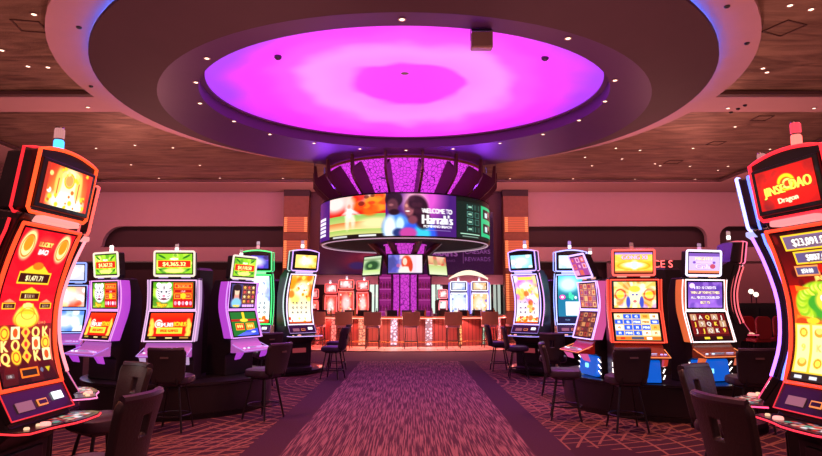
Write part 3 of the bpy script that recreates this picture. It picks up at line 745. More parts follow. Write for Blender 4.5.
# luminous stretched dome
def dome():
    m, n, l, b = node_mat('luminous_membrane')
    g = n.new('ShaderNodeNewGeometry'); sp = n.new('ShaderNodeSeparateXYZ'); l.new(g.outputs['Position'], sp.inputs[0])
    M = lambda op, a, b_=None, c=None: mathn(n, l, op, a, b_, c)
    nz = n.new('ShaderNodeTexNoise'); nz.inputs['Scale'].default_value = .45; nz.inputs['Detail'].default_value = 2; l.new(g.outputs['Position'], nz.inputs[0])
    x = M('DIVIDE', M('ADD', sp.outputs[0], .1), 5.3); y = M('DIVIDE', M('SUBTRACT', sp.outputs[1], 16.4), 5.0)
    r = M('SQRT', M('ADD', M('MULTIPLY', x, x), M('MULTIPLY', y, y)))
    r = M('ADD', r, M('MULTIPLY', M('SUBTRACT', nz.outputs['Fac'], .5), .35))
    cr = n.new('ShaderNodeValToRGB'); cr.color_ramp.interpolation = 'EASE'; e = cr.color_ramp.elements
    e[0].position = .24; e[0].color = (1., .035, 1., 1)
    e[1].position = 1.02; e[1].color = (.42, .04, 1., 1)
    for p, c in ((.32, (1., .22, 1.)), (.48, (1., .27, 1.)), (.64, (1., .07, 1.)), (.80, (.98, .028, 1.))):
        k = e.new(p); k.color = (*c, 1)
    l.new(r, cr.inputs[0]); l.new(cr.outputs[0], b.inputs['Emission Color']); b.inputs['Emission Strength'].default_value = 1.05
    b.inputs['Base Color'].default_value = (.1, .1, .1, 1); return m
dm = MB(); L = []
for k in range(9):
    t = k/8; L.append(circle(XC, 15.8, 5.38*(1-t*.98), 4.65*(1-t*.98), 7.345+.5*math.sin(t*PI/2)))
dm.rings(L); tag(dm.build('luminous_dome', dome(), smooth=True), 'huge glowing magenta oval membrane set in the ceiling', 'ceiling light')
# blue light line hidden above the rim of the disc
tag(MB().tube(circle(XC, CY, 8.02, 8.02, 7.475), .022, True, 6).build('cove_light', neon((.03, .16, 1.), 40.)), 'blue cove light line round the rim of the hanging ceiling disc', 'cove light')
# far wall and its recesses
WY = 32.
struct(MB().box(0, WY+.15, 5.7+1, 60, .3, 2.0).build('wall_back', PLASTER))
RECM = mat('dark_recess', (.055, .028, .034), .6, var=.1)
def wallpoly(pts, name, m, y0, y1): return struct(MB().prism(pts, 'y', y0, y1).build(name, m))
def arc(cx, cz, r, a0, a1, n=8): return [(cx+r*math.cos(R(a0+(a1-a0)*i/n)), cz+r*math.sin(R(a0+(a1-a0)*i/n))) for i in range(n+1)]
struct(MB().box(0, WY+.55, 5.1, 60, .1, 1.3).build('wall_recess', RECM))
xb = [at_y(p, 240, WY).x for p in (100, 707, 720)]
# plaster between the recesses (with curved shoulders)
wallpoly([(-30, 4.57), (xb[0], 4.57)]+[(xb[0]+.1+1.0*(1-math.cos(R(a))), 4.62+1.08*math.sin(R(a))) for a in (0, 20, 40, 60, 75, 90)]+[(-30, 5.7)], 'wall_left_return', PLASTER, WY, WY+.3)
wallpoly([(xb[1], 4.57), (xb[2], 4.57), (xb[2], 5.1)]+arc(xb[2]+.6, 5.1, .6, 180, 90)+arc(xb[1]-.6, 5.1, .6, 90, 0), 'wall_right_return', PLASTER, WY, WY+.3)
struct(MB().box(0, WY+.15, 4.19, 60, .3, .76).build('wall_band', PLASTER))
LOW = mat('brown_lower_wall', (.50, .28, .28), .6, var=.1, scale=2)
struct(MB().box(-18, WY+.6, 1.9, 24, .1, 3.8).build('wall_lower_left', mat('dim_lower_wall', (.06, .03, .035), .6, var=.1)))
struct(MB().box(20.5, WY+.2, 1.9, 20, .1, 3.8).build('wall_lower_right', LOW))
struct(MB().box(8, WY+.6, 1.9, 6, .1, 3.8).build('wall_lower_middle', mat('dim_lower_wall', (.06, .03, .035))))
struct(MB().box(17.5, WY+.1, 3.83, 14, .06, .06).build('trim_30', RECM))
# pillars with lit fronts
WOOD = mat('red_brown_wood', (.26, .10, .06), .5, var=.25, scale=6)
def pillar(n_, px0, px1):
    a, b = at_y(px0, 240, 31.2).x, at_y(px1, 240, 31.2).x; w = b-a; cx = (a+b)/2
    m = MB().box(cx, 31.55, 3.6, w, .7, 7.2)
    o = m.build('wall_pillar_%d' % n_, WOOD); struct(o)
    struct(MB().box(cx, 31.6, 7.37, w*1.04, .7, .35).build('trim_%d' % (32+n_), RECM))
    for k, (z0, z1) in enumerate(((5.28, 6.08), (3.4, 4.85), (1.2, 3.1))):
        t = tag(MB().box(cx, 31.17, (z0+z1)/2, w*.94, .05, z1-z0).build('pillar_light_panel', LP), 'glowing orange reeded panel on the %s wall pillar, %s' % (('left', 'right')[n_], ('uppermost', 'middle', 'lowest')[k]), 'light panel')
        for s in (-1, 1): 
            L_ = MB()
            nn = int((z1-z0)/.09)
            for i in range(nn): L_.box(cx+s*w*.40, 31.135, z0+(i+.5)*(z1-z0)/nn, w*.11, .03, .045)
            L_.build('lamp_strip', neon((1., .26, .09), 1.5), t)
def reed():
    m, n, l, b = node_mat('reeded_glow'); g = n.new('ShaderNodeNewGeometry'); sp = n.new('ShaderNodeSeparateXYZ'); l.new(g.outputs['Position'], sp.inputs[0])
    f = mathn(n, l, 'FRACT', mathn(n, l, 'MULTIPLY', sp.outputs[2], 11)); c = mixc(n, l, mathn(n, l, 'GREATER_THAN', f, .4), (.22, .03, .01), (.62, .10, .035))
    l.new(c, b.inputs['Emission Color']); b.inputs['Emission Strength'].default_value = .8; b.inputs['Base Color'].default_value = (.3, .1, .06, 1); return m
LP = reed()
pillar(0, 283, 308); pillar(1, 504, 529)
# recess between the pillars: dark wall, printed banner, pink band, opening with windows
x0, x1 = at_y(308, 240, 31.7).x, at_y(504, 240, 31.7).x
struct(MB().box((x0+x1)/2, 31.9, 5.3, x1-x0, .2, 4.45).build('wall_behind_bar', mat('maroon_wall', (.10, .03, .045), .5)))
struct(MB().box((x0+x1)/2, 31.9, 2.82, x1-x0, .2, .5).build('wall_pink_lintel', PLASTER))
ba, bb = at_y(319, 240, 31.6).x, at_y(494, 240, 31.6).x
def banner():
    p = Pic(260, 130, (.17, .05, .20)); p.vgrad(0, 1, (.14, .04, .17), (.22, .05, .24)); p.ell(.24, .78, .12, .16, (.55, .12, .22), .9, .8).ell(.22, .86, .05, .06, (.2, .15, .45), .6, .8).ell(.28, .72, .05, .06, (.65, .2, .3), .6, .7)
    p.ell(.05, .5, .08, .4, (.35, .05, .12), 1., .6)
    p.text("HARRAH'S", .69, .66, .10, (.62, .32, .62), wmax=.2, bold=.8).text('POMPANO', .72, .78, .035, (.5, .26, .5)); p.rect(.822, .58, .826, .82, (.5, .25, .5))
    p.text('CAESARS', .907, .635, .068, (.66, .36, .68), wmax=.145).text('REWARDS', .907, .755, .068, (.58, .30, .62), wmax=.145); return p
bn = tag(MB().box((ba+bb)/2, 31.72, 4.75, bb-ba, .08, 3.35).build('wall_banner', mat('banner_frame', (.05, .02, .05), .4)), 'wide dark purple wall banner with pale lettering behind the bar', 'banner')
screen('banner_print', banner(), lambda u, v: (ba+.03+u*(bb-ba-.06), 31.675, 6.40-v*3.3), bn, .75)
# windows / glazed doors far behind the bar
for i, (pa, pb) in enumerate(((369, 381), (431, 441), (484, 491.5), (492.5, 501))):
    a, b = at_y(pa, 290, 32.4).x, at_y(pb, 290, 32.4).x
    w = struct(MB().box((a+b)/2, 32.45, 1.65, b-a, .04, 2.0).build('window_%d' % (i+1), neon((.85, 1., .88), 1.0 if i < 3 else .55)))
    fr = MB()
    for x in (a, (a+b)/2, b): fr.box(x, 32.41, 1.65, .07, .06, 2.1)
    fr.box((a+b)/2, 32.41, 2.68, b-a+.1, .06, .08).box((a+b)/2, 32.41, .9, b-a, .06, .06)
    fr.build('window_frame', BLK, w)
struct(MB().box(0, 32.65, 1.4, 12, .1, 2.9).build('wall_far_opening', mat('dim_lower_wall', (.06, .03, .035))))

# ------------------------------------------------------------------ ceiling fittings
def downlight(first=None):
    t = MB().lathe([(.06, 0), (.078, -.006), (.078, -.016), (.052, -.02), (.048, -.006)], 14, closed=False).build('recessed_downlight', mat('trim_ring', (.5, .35, .35), .5), smooth=True)
    MB().lathe([(.0005, -.0085), (.048, -.009)], 12).build('lens', neon((1., .72, .50), 5.), t)
    return t
dl0 = downlight(); used = False
def put_dl(pts, Z, label, group):
    global used
    for (px, py) in pts:
        p = at_z(px, py, Z); o = dl0 if not used else copy_tree(dl0); used = True
        o.location = (p.x, p.y, Z); tag(o, label, 'downlight', group)
put_dl([(207, 58), (196, 82), (200, 103), (234, 121), (270, 134), (314, 143), (360, 148.6), (406, 150), (453, 148.6), (500, 143), (543, 134), (579, 120), (605, 101), (615, 80), (402, 19), (568, 38)], 6.978, 'small downlight in the purple soffit around the glowing dome', 'downlights in the soffit')
put_dl([(20, 148), (96, 148), (131, 164.5), (173, 147.5), (200, 165), (159, 178), (220, 178), (283, 178), (135, 145), (735, 126.5), (693, 148), (616, 148), (622, 158.7), (655, 163.5), (660, 165.5), (690, 166), (718, 170), (728, 166), (770, 149), (592, 165.5), (635, 179), (695, 179), (585, 157), (573, 178.5), (510, 178.5), (640, 150)], BRZ, 'small downlight in the far bronze ceiling panel', 'downlights in the far ceiling panel')
put_dl([(48, 67), (28, 66), (2, 50), (34, 14), (763, 68), (767, 72), (811, 9), (790, 5)], BRZ, 'small downlight in the near bronze ceiling panels', 'downlights in the near ceiling panels')
put_dl([(88, 107), (728, 108), (814, 108)], CZ, 'small downlight in the plaster beam of the ceiling', 'downlights in the plaster beam')
s0 = None
for (px, py, Z) in ((79, 27, CZ), (91, 86, CZ), (727, 6, CZ), (747, 43, CZ), (731, 112, CZ), (738, 108.5, CZ), (745, 105, CZ)):
    p = at_z(px, py, Z)
    if s0 is None:
        s0 = MB().lathe([(.06, 0), (.06, -.02), (.04, -.04), (.001, -.05)], 14).build('ceiling_speaker', BLK, smooth=True); o = s0
    else: o = copy_tree(s0)
    o.location = (p.x, p.y, Z); tag(o, 'small dark round fitting on the plaster ceiling ring or beam', 'ceiling fitting', 'dark ceiling fittings')
for px, py, side in ((278, 56, 'left'), (545, 57, 'right')):
    p = at_z(px, py, 7.55)
    tag(MB().lathe([(.02, .22), (.02, 0), (.09, -.01), (.09, -.06), (.05, -.10), (.001, -.11)], 14).build('ceiling_sensor', mat('violet_black', (.05, .02, .10), .4), loc=(p.x, p.y, 7.56), smooth=True), 'small dark sensor hanging on the %s part of the glowing dome' % side, 'sensor')
# box loudspeaker hanging on the near lip
p = at_z(482, 27, 6.978)
sk = empty('hanging_loudspeaker', (p.x, p.y+.1, 6.978)); tag(sk, 'beige box loudspeaker hanging from the near lip of the glowing dome', 'loudspeaker')
GRY = mat('beige_box', (.42, .27, .24), .5)
MB().box(0, 0, -.25, .42, .24, .32, rx=.12).build('speaker_box', GRY, sk, bevel=.02)
MB().box(0, -.135, -.255, .36, .012, .27, rx=.12).build('speaker_grille', mat('grille', (.30, .19, .17), .7, bump=.6, scale=200), sk, bevel=.004)
br = MB().box(0, 0, -.02, .40, .05, .03); br.box(-.215, 0, -.12, .01, .04, .22).box(.215, 0, -.12, .01, .04, .22); br.build('bracket', METAL, sk)
# square access frames and vents
for (px, py, Z, w, rot, side) in ((30, 26, BRZ, .55, .2, 'near left'), (784, 28, BRZ, .6, .4, 'near right'), (762, 118, BRZ, .5, 0, 'far right'), (716, 143, BRZ, .5, .1, 'middle of the far'), (673, 162, BRZ, .6, 0, 'distant centre-right')):
    p = at_z(px, py, Z); fr = MB()
    for s in (-1, 1): fr.box(s*w/2, 0, -.012, .03, w, .02).box(0, s*w/2, -.012, w+.03, .03, .02)
    tag(fr.build('access_panel_frame', mat('dark_coffer_edge', (.1, .05, .045)), loc=(p.x, p.y, Z), rot=(0, 0, rot)), 'thin dark square hatch frame in the %s bronze ceiling panel' % side, 'ceiling hatch')
# ------------------------------------------------------------------ the round bar and its canopy
BX, BY = -.245, 24.5
def crackle(name, c1, c2, s, scale):
    m, n, l, b = node_mat(name); g = n.new('ShaderNodeNewGeometry')
    v = n.new('ShaderNodeTexVoronoi'); v.feature = 'DISTANCE_TO_EDGE'; v.inputs['Scale'].default_value = scale; l.new(g.outputs['Position'], v.inputs['Vector'])
    f = mathn(n, l, 'GREATER_THAN', v.outputs['Distance'], .045 if scale < 8.5 else .12); c = mixc(n, l, f, c2, c1)
    l.new(c, b.inputs['Emission Color']); b.inputs['Emission Strength'].default_value = s; b.inputs['Base Color'].default_value = (.05, .02, .05, 1); return m
MAG = crackle('magenta_crackle_glass', (.85, .05, .90), (.10, .01, .16), 1.0, 7.)
MAG2 = crackle('magenta_crackle_column', (.75, .06, .72), (.22, .01, .25), .9, 7.)
FIN = mat('maroon_fin', (.13, .035, .04), .4, var=.2)
cn = empty('bar_canopy', (BX, BY, 0)); tag(cn, 'flared canopy of maroon fins and magenta crackle panels above the round bar', 'canopy')
MB().lathe([(1.95, 5.35), (2.25, 5.7), (2.75, 6.25), (3.2, 6.86)], 72).build('glass_bowl', MAG, cn, True)
MB().lathe([(3.16, 6.84), (3.24, 6.84), (3.24, 6.93), (3.16, 6.93)], 72, closed=True).build('rim', mat('copper_rim', (.45, .16, .06), .4, .5), cn, True)
for k in range(18):
    a = R(-90+10+20*k); ca, sa = math.cos(a), math.sin(a)
    o = [(1.9, 5.3), (3.0, 5.52), (3.62, 6.05), (3.80, 6.3), (3.82, 6.95), (3.72, 6.95), (3.66, 6.5), (3.22, 6.80), (2.22, 5.66)]
    A = [(r*ca-.045*sa, r*sa+.045*ca, z) for r, z in o]; B = [(r*ca+.045*sa, r*sa-.045*ca, z) for r, z in o]; m = len(o)
    MB().add(A+B, [tuple(range(m)), tuple(range(2*m-1, m-1, -1))]+[(i, i+m, (i+1) % m+m, (i+1) % m) for i in range(m)]).build('fin', FIN, cn)
    MB().tube([(3.77*ca, 3.77*sa, 6.9), (3.77*ca, 3.77*sa, 6.975 if sa < -.3 else 7.5)], .03, n=6).build('hanger_rod', mat('grey_rod', (.25, .18, .2), .4), cn)
MB().lathe([(3.1, 5.50), (3.44, 5.50), (3.44, 5.53), (1.9, 5.53), (1.9, 5.50)], 72).build('ceiling_ring', mat('matt_black', (.008, .004, .007), .9), cn, True)
# round video screen
def ring_pic():
    p = Pic(420, 96, (.24, .06, .40))
    # spans -86..86 degrees ; panel edges in u
    U = lambda d: (d+86)/172
    a, b, c = U(-55), U(-11), U(33)
    p.rect(0, 0, a, 1, (.26, .08, .46)); p.rect(a*.3, .55, a*.85, .92, (.95, .9, 1), .0)
    for i in range(5): p.rect(a*.32+.0*i, .42+.1*i, a*.80, .49+.1*i, (.93, .9, 1))
    # ball game, blurred
    q = Pic(110, 96, (.92, .45, .2)); q.vgrad(0, .32, (.97, .75, .72), (.95, .12, .10)); q.vgrad(.32, .5, (.92, .08, .06), (.85, .15, .08)); q.vgrad(.46, .62, (.55, .75, .35), (.75, .8, .45)); q.vgrad(.62, .80, (.85, .45, .2), (.98, .88, .6)); q.vgrad(.80, 1, (.62, .78, .35), (.95, .85, .6))
    q.blobs(16, (.5, 0, 1, .4), .1, [(1, .35, .05), (.95, .1, .05), (1, .6, .1)], .8); q.ell(.15, .15, .25, .2, (1, .9, .88), .8); q.ell(.85, .68, .25, .12, (.98, .9, .65), .7)
    q.ell(.44, .17, .08, .16, (1, .90, .85), .9, .8).ell(.43, .42, .075, .17, WHT, .9, .9).ell(.40, .64, .04, .16, (1, .95, .85), .9, .8).ell(.50, .62, .04, .14, (1, .95, .85), .9, .8).ell(.50, .38, .12, .035, WHT, .9, .8, rot=.6).ell(.36, .40, .08, .03, (1, .95, .9), .9, .7, rot=-.5).ell(.43, .25, .03, .05, (.85, .5, .4), .8, .7); q.blobs(10, (.6, .02, .95, .3), .05, [(.35, .1, .08), (.95, .6, .1), (1, .2, .1)], .7)
    q.rect(0, .93, 1, 1, (.08, .06, .04)).rect(.1, .945, .4, .985, (.8, .8, .8)).rect(.6, .945, .85, .985, (.9, .9, .9))
    i0, i1 = int(a*420), int(b*420)
    xi = (np.arange(i1-i0)/(i1-i0)*109).astype(int); p.a[:, i0:i1] = q.a[:, xi]
    # two people watching, then the welcome text
    p.rect(b, 0, c, 1, (.27, .10, .45)); p.ell(b+.14, .1, .06, .5, (.95, .35, .85), 1., .9); p.ell(b+.10, .2, .04, .3, (1, .75, .8), .8, .8)
    p.ell(b+.038, .80, .05, .34, (.30, .55, .92), .3).ell(b+.015, .82, .022, .3, (.9, .95, 1), .5).ell(b+.05, .72, .014, .16, (.8, .93, 1), .5).ell(b+.045, .92, .02, .1, (.1, .2, .45), .5)
    p.ell(b+.028, .14, .030, .19, (.10, .05, .08), .2).ell(b+.024, .29, .020, .17, (.36, .18, .22), .35).ell(b+.030, .44, .018, .07, (.12, .05, .08), .5).ell(b+.019, .27, .008, .03, (.62, .36, .38), .8)
    p.ell(b+.118, .98, .060, .38, (.18, .35, .90), .25).ell(b+.125, .96, .03, .2, (.20, .80, .98), .5).ell(b+.078, .93, .030, .13, (.78, .26, .62), .4)
    p.ell(b+.108, .36, .040, .32, (.14, .05, .09), .25).ell(b+.130, .62, .026, .22, (.16, .06, .12), .4).ell(b+.082, .34, .017, .20, (.60, .32, .36), .35).ell(b+.073, .29, .006, .04, (.85, .55, .5), .8).ell(b+.094, .62, .016, .10, (.50, .24, .30), .5).ell(b+.098, .22, .02, .15, (.15, .06, .1), .5)
    p.ell(b+.076, .42, .008, .018, (.98, .9, .9), .6)
    for i in range(7): p.ell(b+.09+.009*i, .12+.10*(i % 3)+.05*i, .010, .06, (.28, .12, .18), .8, .6)
    x = b+.182
    p.text('WELCOME TO', x, .40, .115, WHT, wmax=.112, bold=.9).text("Harrah's", x+.002, .60, .22, WHT, wmax=.112, bold=1.3).text('POMPANO BEACH', x+.002, .765, .06, WHT, wmax=.105, bold=.5)
    p.rect(x-.045, .85, x+.05, .865, (.6, .5, .8))
    # score board
    p.rect(c, 0, c+.003, 1, (.02, .02, .03)); p.rect(c+.003, 0, 1, 1, (.05, .14, .12)); p.rect(c+.003, 0, 1, .1, (.03, .08, .07))
    for r in range(4):
        y = .22+.18*r; 
        p.box(c+.055, y-.06, c+.085, y+.06, (.10, .22, .2), (.35, .6, .55), .001).rect(c+.06, y-.02, c+.08, y+.02, (.6, .8, .7))
        p.box(c+.10, y-.06, c+.125, y+.06, (.08, .2, .17), (.3, .55, .5), .001)
    p.rect(c+.145, .12, .985, .9, (.10, .75, .50))
    for r in range(2):
        y = .32+.36*r; p.rect(c+.16, y-.12, .965, y+.12, (.03, .1, .1)).rect(c+.18, y-.05, c+.21, y+.08, (.8, .9, .9)).rect(c+.22, y-.1, c+.24, y+.02, (.7, .5, .5))
    p.rect(c+.02, .88, c+.13, .90, (.7, .9, .8)).rect(c+.03, .94, c+.12, .96, (.5, .6, .55))
    return p
vs_ = empty('round_video_screen', (BX, BY, 0)); tag(vs_, 'large curved video screen ringing the bar with the welcome message', 'video screen')
RR = 3.44
MB().lathe([(RR-.22, 3.93), (RR-.03, 3.90), (RR, 3.92), (RR, 5.49), (RR-.03, 5.52), (RR-.22, 5.49)], 96, closed=True).build('screen_casing', BLK, vs_, True)
def rfn(u, v):
    a = R(-86+172*u); return ((RR+.006)*math.sin(a), -(RR+.006)*math.cos(a), 5.47-v*1.51)
screen('curved_display', ring_pic(), rfn, vs_, 1.25)
MB().tube(circle(0, 0, RR-.08, RR-.08, 3.885), .018, True, 6).build('light_rim', neon((.75, .45, .62), .8), vs_, True)
MB().lathe([(RR-.25, 3.95), (RR-.25, 4.6)], 96).build('inner_skin', mat('matt_black', (.008, .004, .007), .9), vs_, True)
for k in range(8):
    a = R(22.5+45*k); ca, sa = math.cos(a), math.sin(a)
    MB().tube([(.65*ca, .65*sa, 2.95), (.9*ca, .9*sa, 3.5), (1.6*ca, 1.6*sa, 4.1), (3.25*ca, 3.25*sa, 4.5)], [.1, .12, .14, .06], n=6).build('support_rib', FIN, vs_, True)
# central column, shelves, televisions
cl = empty('bar_column', (BX, BY, 0)); tag(cl, 'magenta crackle-glass column rising through the middle of the bar', 'column')
MB().lathe([(.50, .1), (.50, 2.7), (.78, 3.2), (.86, 3.9), (1.5, 5.0), (1.9, 5.34)], 40).build('glass_shaft', MAG2, cl, True)
for k in range(8):
    a = R(22.5+45*k); ca, sa = math.cos(a), math.sin(a)
    MB().tube([(.53*ca, .53*sa, .1), (.53*ca, .53*sa, 2.7), (.81*ca, .81*sa, 3.2), (.89*ca, .89*sa, 3.9)], .028, n=5).build('column_rib', FIN, cl)
for s, side in ((-1, 'left'), (1, 'right')):
    sh = empty('bottle_shelf', (BX+s*.78, BY-.35, 0)); tag(sh, 'open bottle shelf on the %s side of the glowing bar column' % side, 'shelf')
    MB().box(0, .2, 1.85, .50, .03, 1.8).build('back_panel', glow('shelf_back', (.35, .02, .22), .8), sh)
    for x in (-.26, .26): MB().box(x, 0, 1.4, .05, .4, 2.7).build('side_panel', FIN, sh)
    for z in (1.25, 1.72, 2.15, 2.6): MB().box(0, 0, z, .47, .36, .025).build('shelf_board', neon((.85, .12, .6), .7), sh)
def tv(label, x, y, z, rz, pic, w=1.3, h=.74):
    t = empty('television', (x, y, z), rz); tag(t, label, 'television')
    c_ = MB().box(0, .03, 0, w+.12, .06, h+.10, rx=-.12).build('casing', BLK, t, bevel=.01)
    def fn(u, v):
        zz = (.5-v)*h; return ((u-.5)*w, -.005+.03-.03-zz*-.12-.003, zz)
    ca, sa = math.cos(-.12), math.sin(-.12)
    def fn(u, v):
        zz = (.5-v)*h; yy = -.034
        return ((u-.5)*w, .03+yy*ca-zz*sa, yy*sa+zz*ca)
    screen('display', pic, fn, t, 1.2)
    MB().tube([(0, .06, 0), (0, .28, .12)], .035, n=8).build('mount', METAL, t)
p = Pic(80, 46, (.95, .85, .9)); p.rect(0, 0, .33, 1, (.35, .35, .75)); p.blobs(12, (0, 0, .4, 1), .1, [(.5, .5, .85), (.8, .4, .6), (.3, .3, .6)], .8)
p.ell(.54, .42, .15, .38, (.90, .28, .15), .3).ell(.49, .36, .065, .2, (.98, .85, .75), .3).ell(.5, .9, .2, .28, (.95, .92, .88), .3).ell(.66, .6, .06, .3, (.85, .25, .15), .3).rect(.82, 0, 1, 1, (.98, .92, .95), .6); p.rect(0, .95, 1, 1, (.5, .4, .6))
tv('middle television under the round screen showing a red-haired woman', BX+.02, 23.35, 3.10, 0, p, 1.32, .72)
p = Pic(60, 40, (.72, .82, .62)); p.vgrad(0, .2, (.9, .95, .85), (.5, .6, .4)); p.ell(.5, .5, .4, .28, (.15, .32, .18), .5); p.vgrad(.72, 1, (.75, .88, .5), (.9, .95, .8)); p.ell(.4, .5, .12, .1, (.5, .7, .4), .5)
tv('left television under the round screen showing a green playing field', BX-1.30, 23.75, 3.06, R(-52), p, 1.2, .72)
p = Pic(60, 40, (.88, .85, .65)); p.vgrad(0, .45, (.95, .8, .7), (.85, .5, .4)); p.blobs(14, (0, .1, 1, .5), .1, [(.85, .3, .25), (.9, .75, .5), (.7, .6, .4)], .7); p.vgrad(.5, 1, (.75, .82, .5), (.92, .95, .8))
tv('right television under the round screen showing a pale sports field', BX+1.30, 23.75, 3.06, R(52), p, 1.2, .72)
# counter
BCY = 25.0
def ell_ring(a0, b0, a1, b1, z0, z1, n=96): return MB().rings([circle(BX, BCY, a0, b0, z0, n), circle(BX, BCY, a1, b1, z0, n), circle(BX, BCY, a1, b1, z1, n), circle(BX, BCY, a0, b0, z1, n)], True)
def tiles():
    m, n, l, b = node_mat('glossy_pale_tiles'); g = n.new('ShaderNodeNewGeometry'); k = n.new('ShaderNodeTexBrick'); k.inputs['Scale'].default_value = 1.; k.inputs['Mortar Size'].default_value = .008
    k.inputs['Color1'].default_value = (.60, .38, .30, 1); k.inputs['Color2'].default_value = (.50, .32, .26, 1); k.inputs['Mortar'].default_value = (.25, .18, .17, 1); k.inputs['Brick Width'].default_value = .6; k.inputs['Row Height'].default_value = .6
    l.new(g.outputs['Position'], k.inputs['Vector']); l.new(k.outputs['Color'], b.inputs['Base Color']); b.inputs['Roughness'].default_value = .22; return m
tl = MB(); L0 = circle(BX, BCY, 7.2, 4.9, .0); L1 = circle(BX, BCY, 7.2, 4.9, .02)
struct(MB().add(L0+L1, [tuple(range(96)), tuple(range(96, 192))]+[(i, (i+1) % 96, (i+1) % 96+96, i+96) for i in range(96)]).build('floor_tiles', tiles()))
struct(MB().rings([circle(BX, BCY, 7.2, 4.9, 0), circle(BX, BCY, 7.24, 4.94, 0), circle(BX, BCY, 7.24, 4.94, .025), circle(BX, BCY, 7.2, 4.9, .025)], True).build('trim_50', METAL))
bc = empty('bar_counter', (0, 0, 0)); tag(bc, 'long curved wooden bar counter with glowing crackle panels', 'bar counter')
def slats():
    m, n, l, b = node_mat('red_slatted_wood'); g = n.new('ShaderNodeNewGeometry'); sp = n.new('ShaderNodeSeparateXYZ'); l.new(g.outputs['Position'], sp.inputs[0])
    f = mathn(n, l, 'FRACT', mathn(n, l, 'MULTIPLY', sp.outputs[0], 7)); c = mixc(n, l, mathn(n, l, 'GREATER_THAN', f, .12), (.03, .01, .01), (.20, .06, .055))
    l.new(c, b.inputs['Base Color']); b.inputs['Roughness'].default_value = .4; return m
ell_ring(4.15, 2.65, 4.3, 2.8, .02, 1.06).build('counter_body', slats(), bc, True)
ell_ring(3.95, 2.45, 4.6, 3.1, 1.06, 1.12).build('counter_top', mat('orange_wood_top', (.55, .24, .10), .3, var=.2, scale=5), bc, True)
MB().tube(circle(BX, BCY, 4.53, 3.03, 1.045), .014, True, 6).build('under_light', neon((1., .22, .16), 4.), bc, True)
MB().tube(circle(BX, BCY, 4.50, 3.0, .20), .022, True, 6).build('foot_rail', mat('brass', (.7, .4, .15), .25, 1.), bc, True)
def on_ell(px, a, b):  # front of the ellipse seen in that direction
    best = None
    for i in range(721):
        t = R(-180+i*.25); x, y = BX+a*math.cos(t), BCY+b*math.sin(t)
        e_ = abs(x/y-(px-411)/600/1.01)
        if best is None or e_ < best[0]: best = (e_, x, y, t)
    return best[1:]
for px, w, c_, s_ in ((318, .16, (.95, .12, .10), 1.2), (334, .20, (1., .20, .16), 1.6), (362, .24, (1., .30, .16), 1.5), (394, .24, (1., .62, .78), 1.5), (428.5, .24, (1., .60, .68), 1.5), (460, .09, (1., .40, .12), 2.0), (483.5, .09, (.35, .75, .5), 1.2), (499, .12, (1., .3, .3), 1.6)):
    x, y, t_ = on_ell(px, 4.31, 2.81)
    nx, ny = math.cos(t_)/4.3, math.sin(t_)/2.8
    MB().box(0, 0, .55, w, .05, .95).build('light_column', crackle('crackle_%d' % px, c_, tuple(v*.25 for v in c_), s_, 9.), bc, loc=(x, y, 0), rot=(0, 0, math.atan2(ny, nx)+PI/2))
# bar stools
TAN = mat('tan_leather', (.36, .17, .085), .45, var=.1)
def bar_stool():
    t = empty('bar_stool', (0, 0, 0))
    q = MB(); n_ = 8
    A = [(x, .20-.06*(x/.30)**2, 0) for x in [-.31+.62*i/n_ for i in range(n_+1)]]
    out = [(x, y) for x, y, z in A]+[(x, y+.05) for x, y, z in A[::-1]]
    q.prism(out, 'z', .80, 1.27); q.build('backrest', TAN, t, bevel=.012)
    MB().box(0, -.02, .76, .48, .44, .09).build('seat', mat('pale_leather', (.45, .30, .36), .4), t, bevel=.03, seg=3)
    for sx in (-1, 1):
        for sy in (-1, 1): MB().tube([(sx*.19, sy*.17, .72), (sx*.235, sy*.21, .0)], .016, n=6).build('leg', METAL, t)
    MB().tube([(.22, .195, .25), (-.22, .195, .25), (-.22, -.195, .25), (.22, -.195, .25)], .011, True, 6).build('foot_rail', METAL, t)
    return t
bs = bar_stool()
names = ['leftmost', 'second from the left', 'third from the left', 'middle', 'third from the right', 'second from the right', 'rightmost']
for i, px in enumerate((318, 344.5, 373, 411.5, 453, 489, 513)):
    x, y, t_ = on_ell(px, 5.25, 3.75)
    o = bs if i == 0 else copy_tree(bs)
    o.location = (x, y, .021); o.rotation_euler = (0, 0, R(180)+(px-411)/600*.7)
    tag(o, 'tan-backed bar stool, %s of the row along the bar' % names[i], 'bar stool', 'bar stools along the counter')
# things on the counter and the shelves
GLS = mat('dark_green_glass', (.03, .08, .04), .12); AMB = mat('amber_glass', (.45, .18, .04), .12); CLR = mat('pale_glass', (.6, .5, .6), .1)
def bottle(m, s=1.):
    return MB().lathe([(.001, 0), (.036*s, 0), (.036*s, .17*s), (.014*s, .22*s), (.013*s, .29*s), (.001, .29*s)], 12).build('bottle', m, smooth=True)
for m, lab, pts, nm in ((GLS, 'dark bottle standing on the bar counter', [(326, 0), (338, .1), (369, 0), (377, .1), (438, .05), (449, .1), (474, 0)], 'dark bottles on the bar counter'),
                    (AMB, 'amber bottle standing on the bar counter', [(331, .05), (355, .05), (399, .05), (425, .1), (468, .05), (494, .05)], 'amber bottles on the bar counter'),
                    (CLR, 'pale drinking glass or bottle on the bar counter', [(342, .0), (386, .0), (415, 0), (432, 0), (459, .1), (481, .1)], 'pale glassware on the bar counter')):
    b0 = None
    for px, d in pts:
        x, y, t_ = on_ell(px, 4.3+d, 2.8+d); o = bottle(m) if b0 is None else copy_tree(b0); b0 = b0 or o
        o.location = (x, y, 1.121); tag(o, lab, 'bottle', nm)
g0 = None
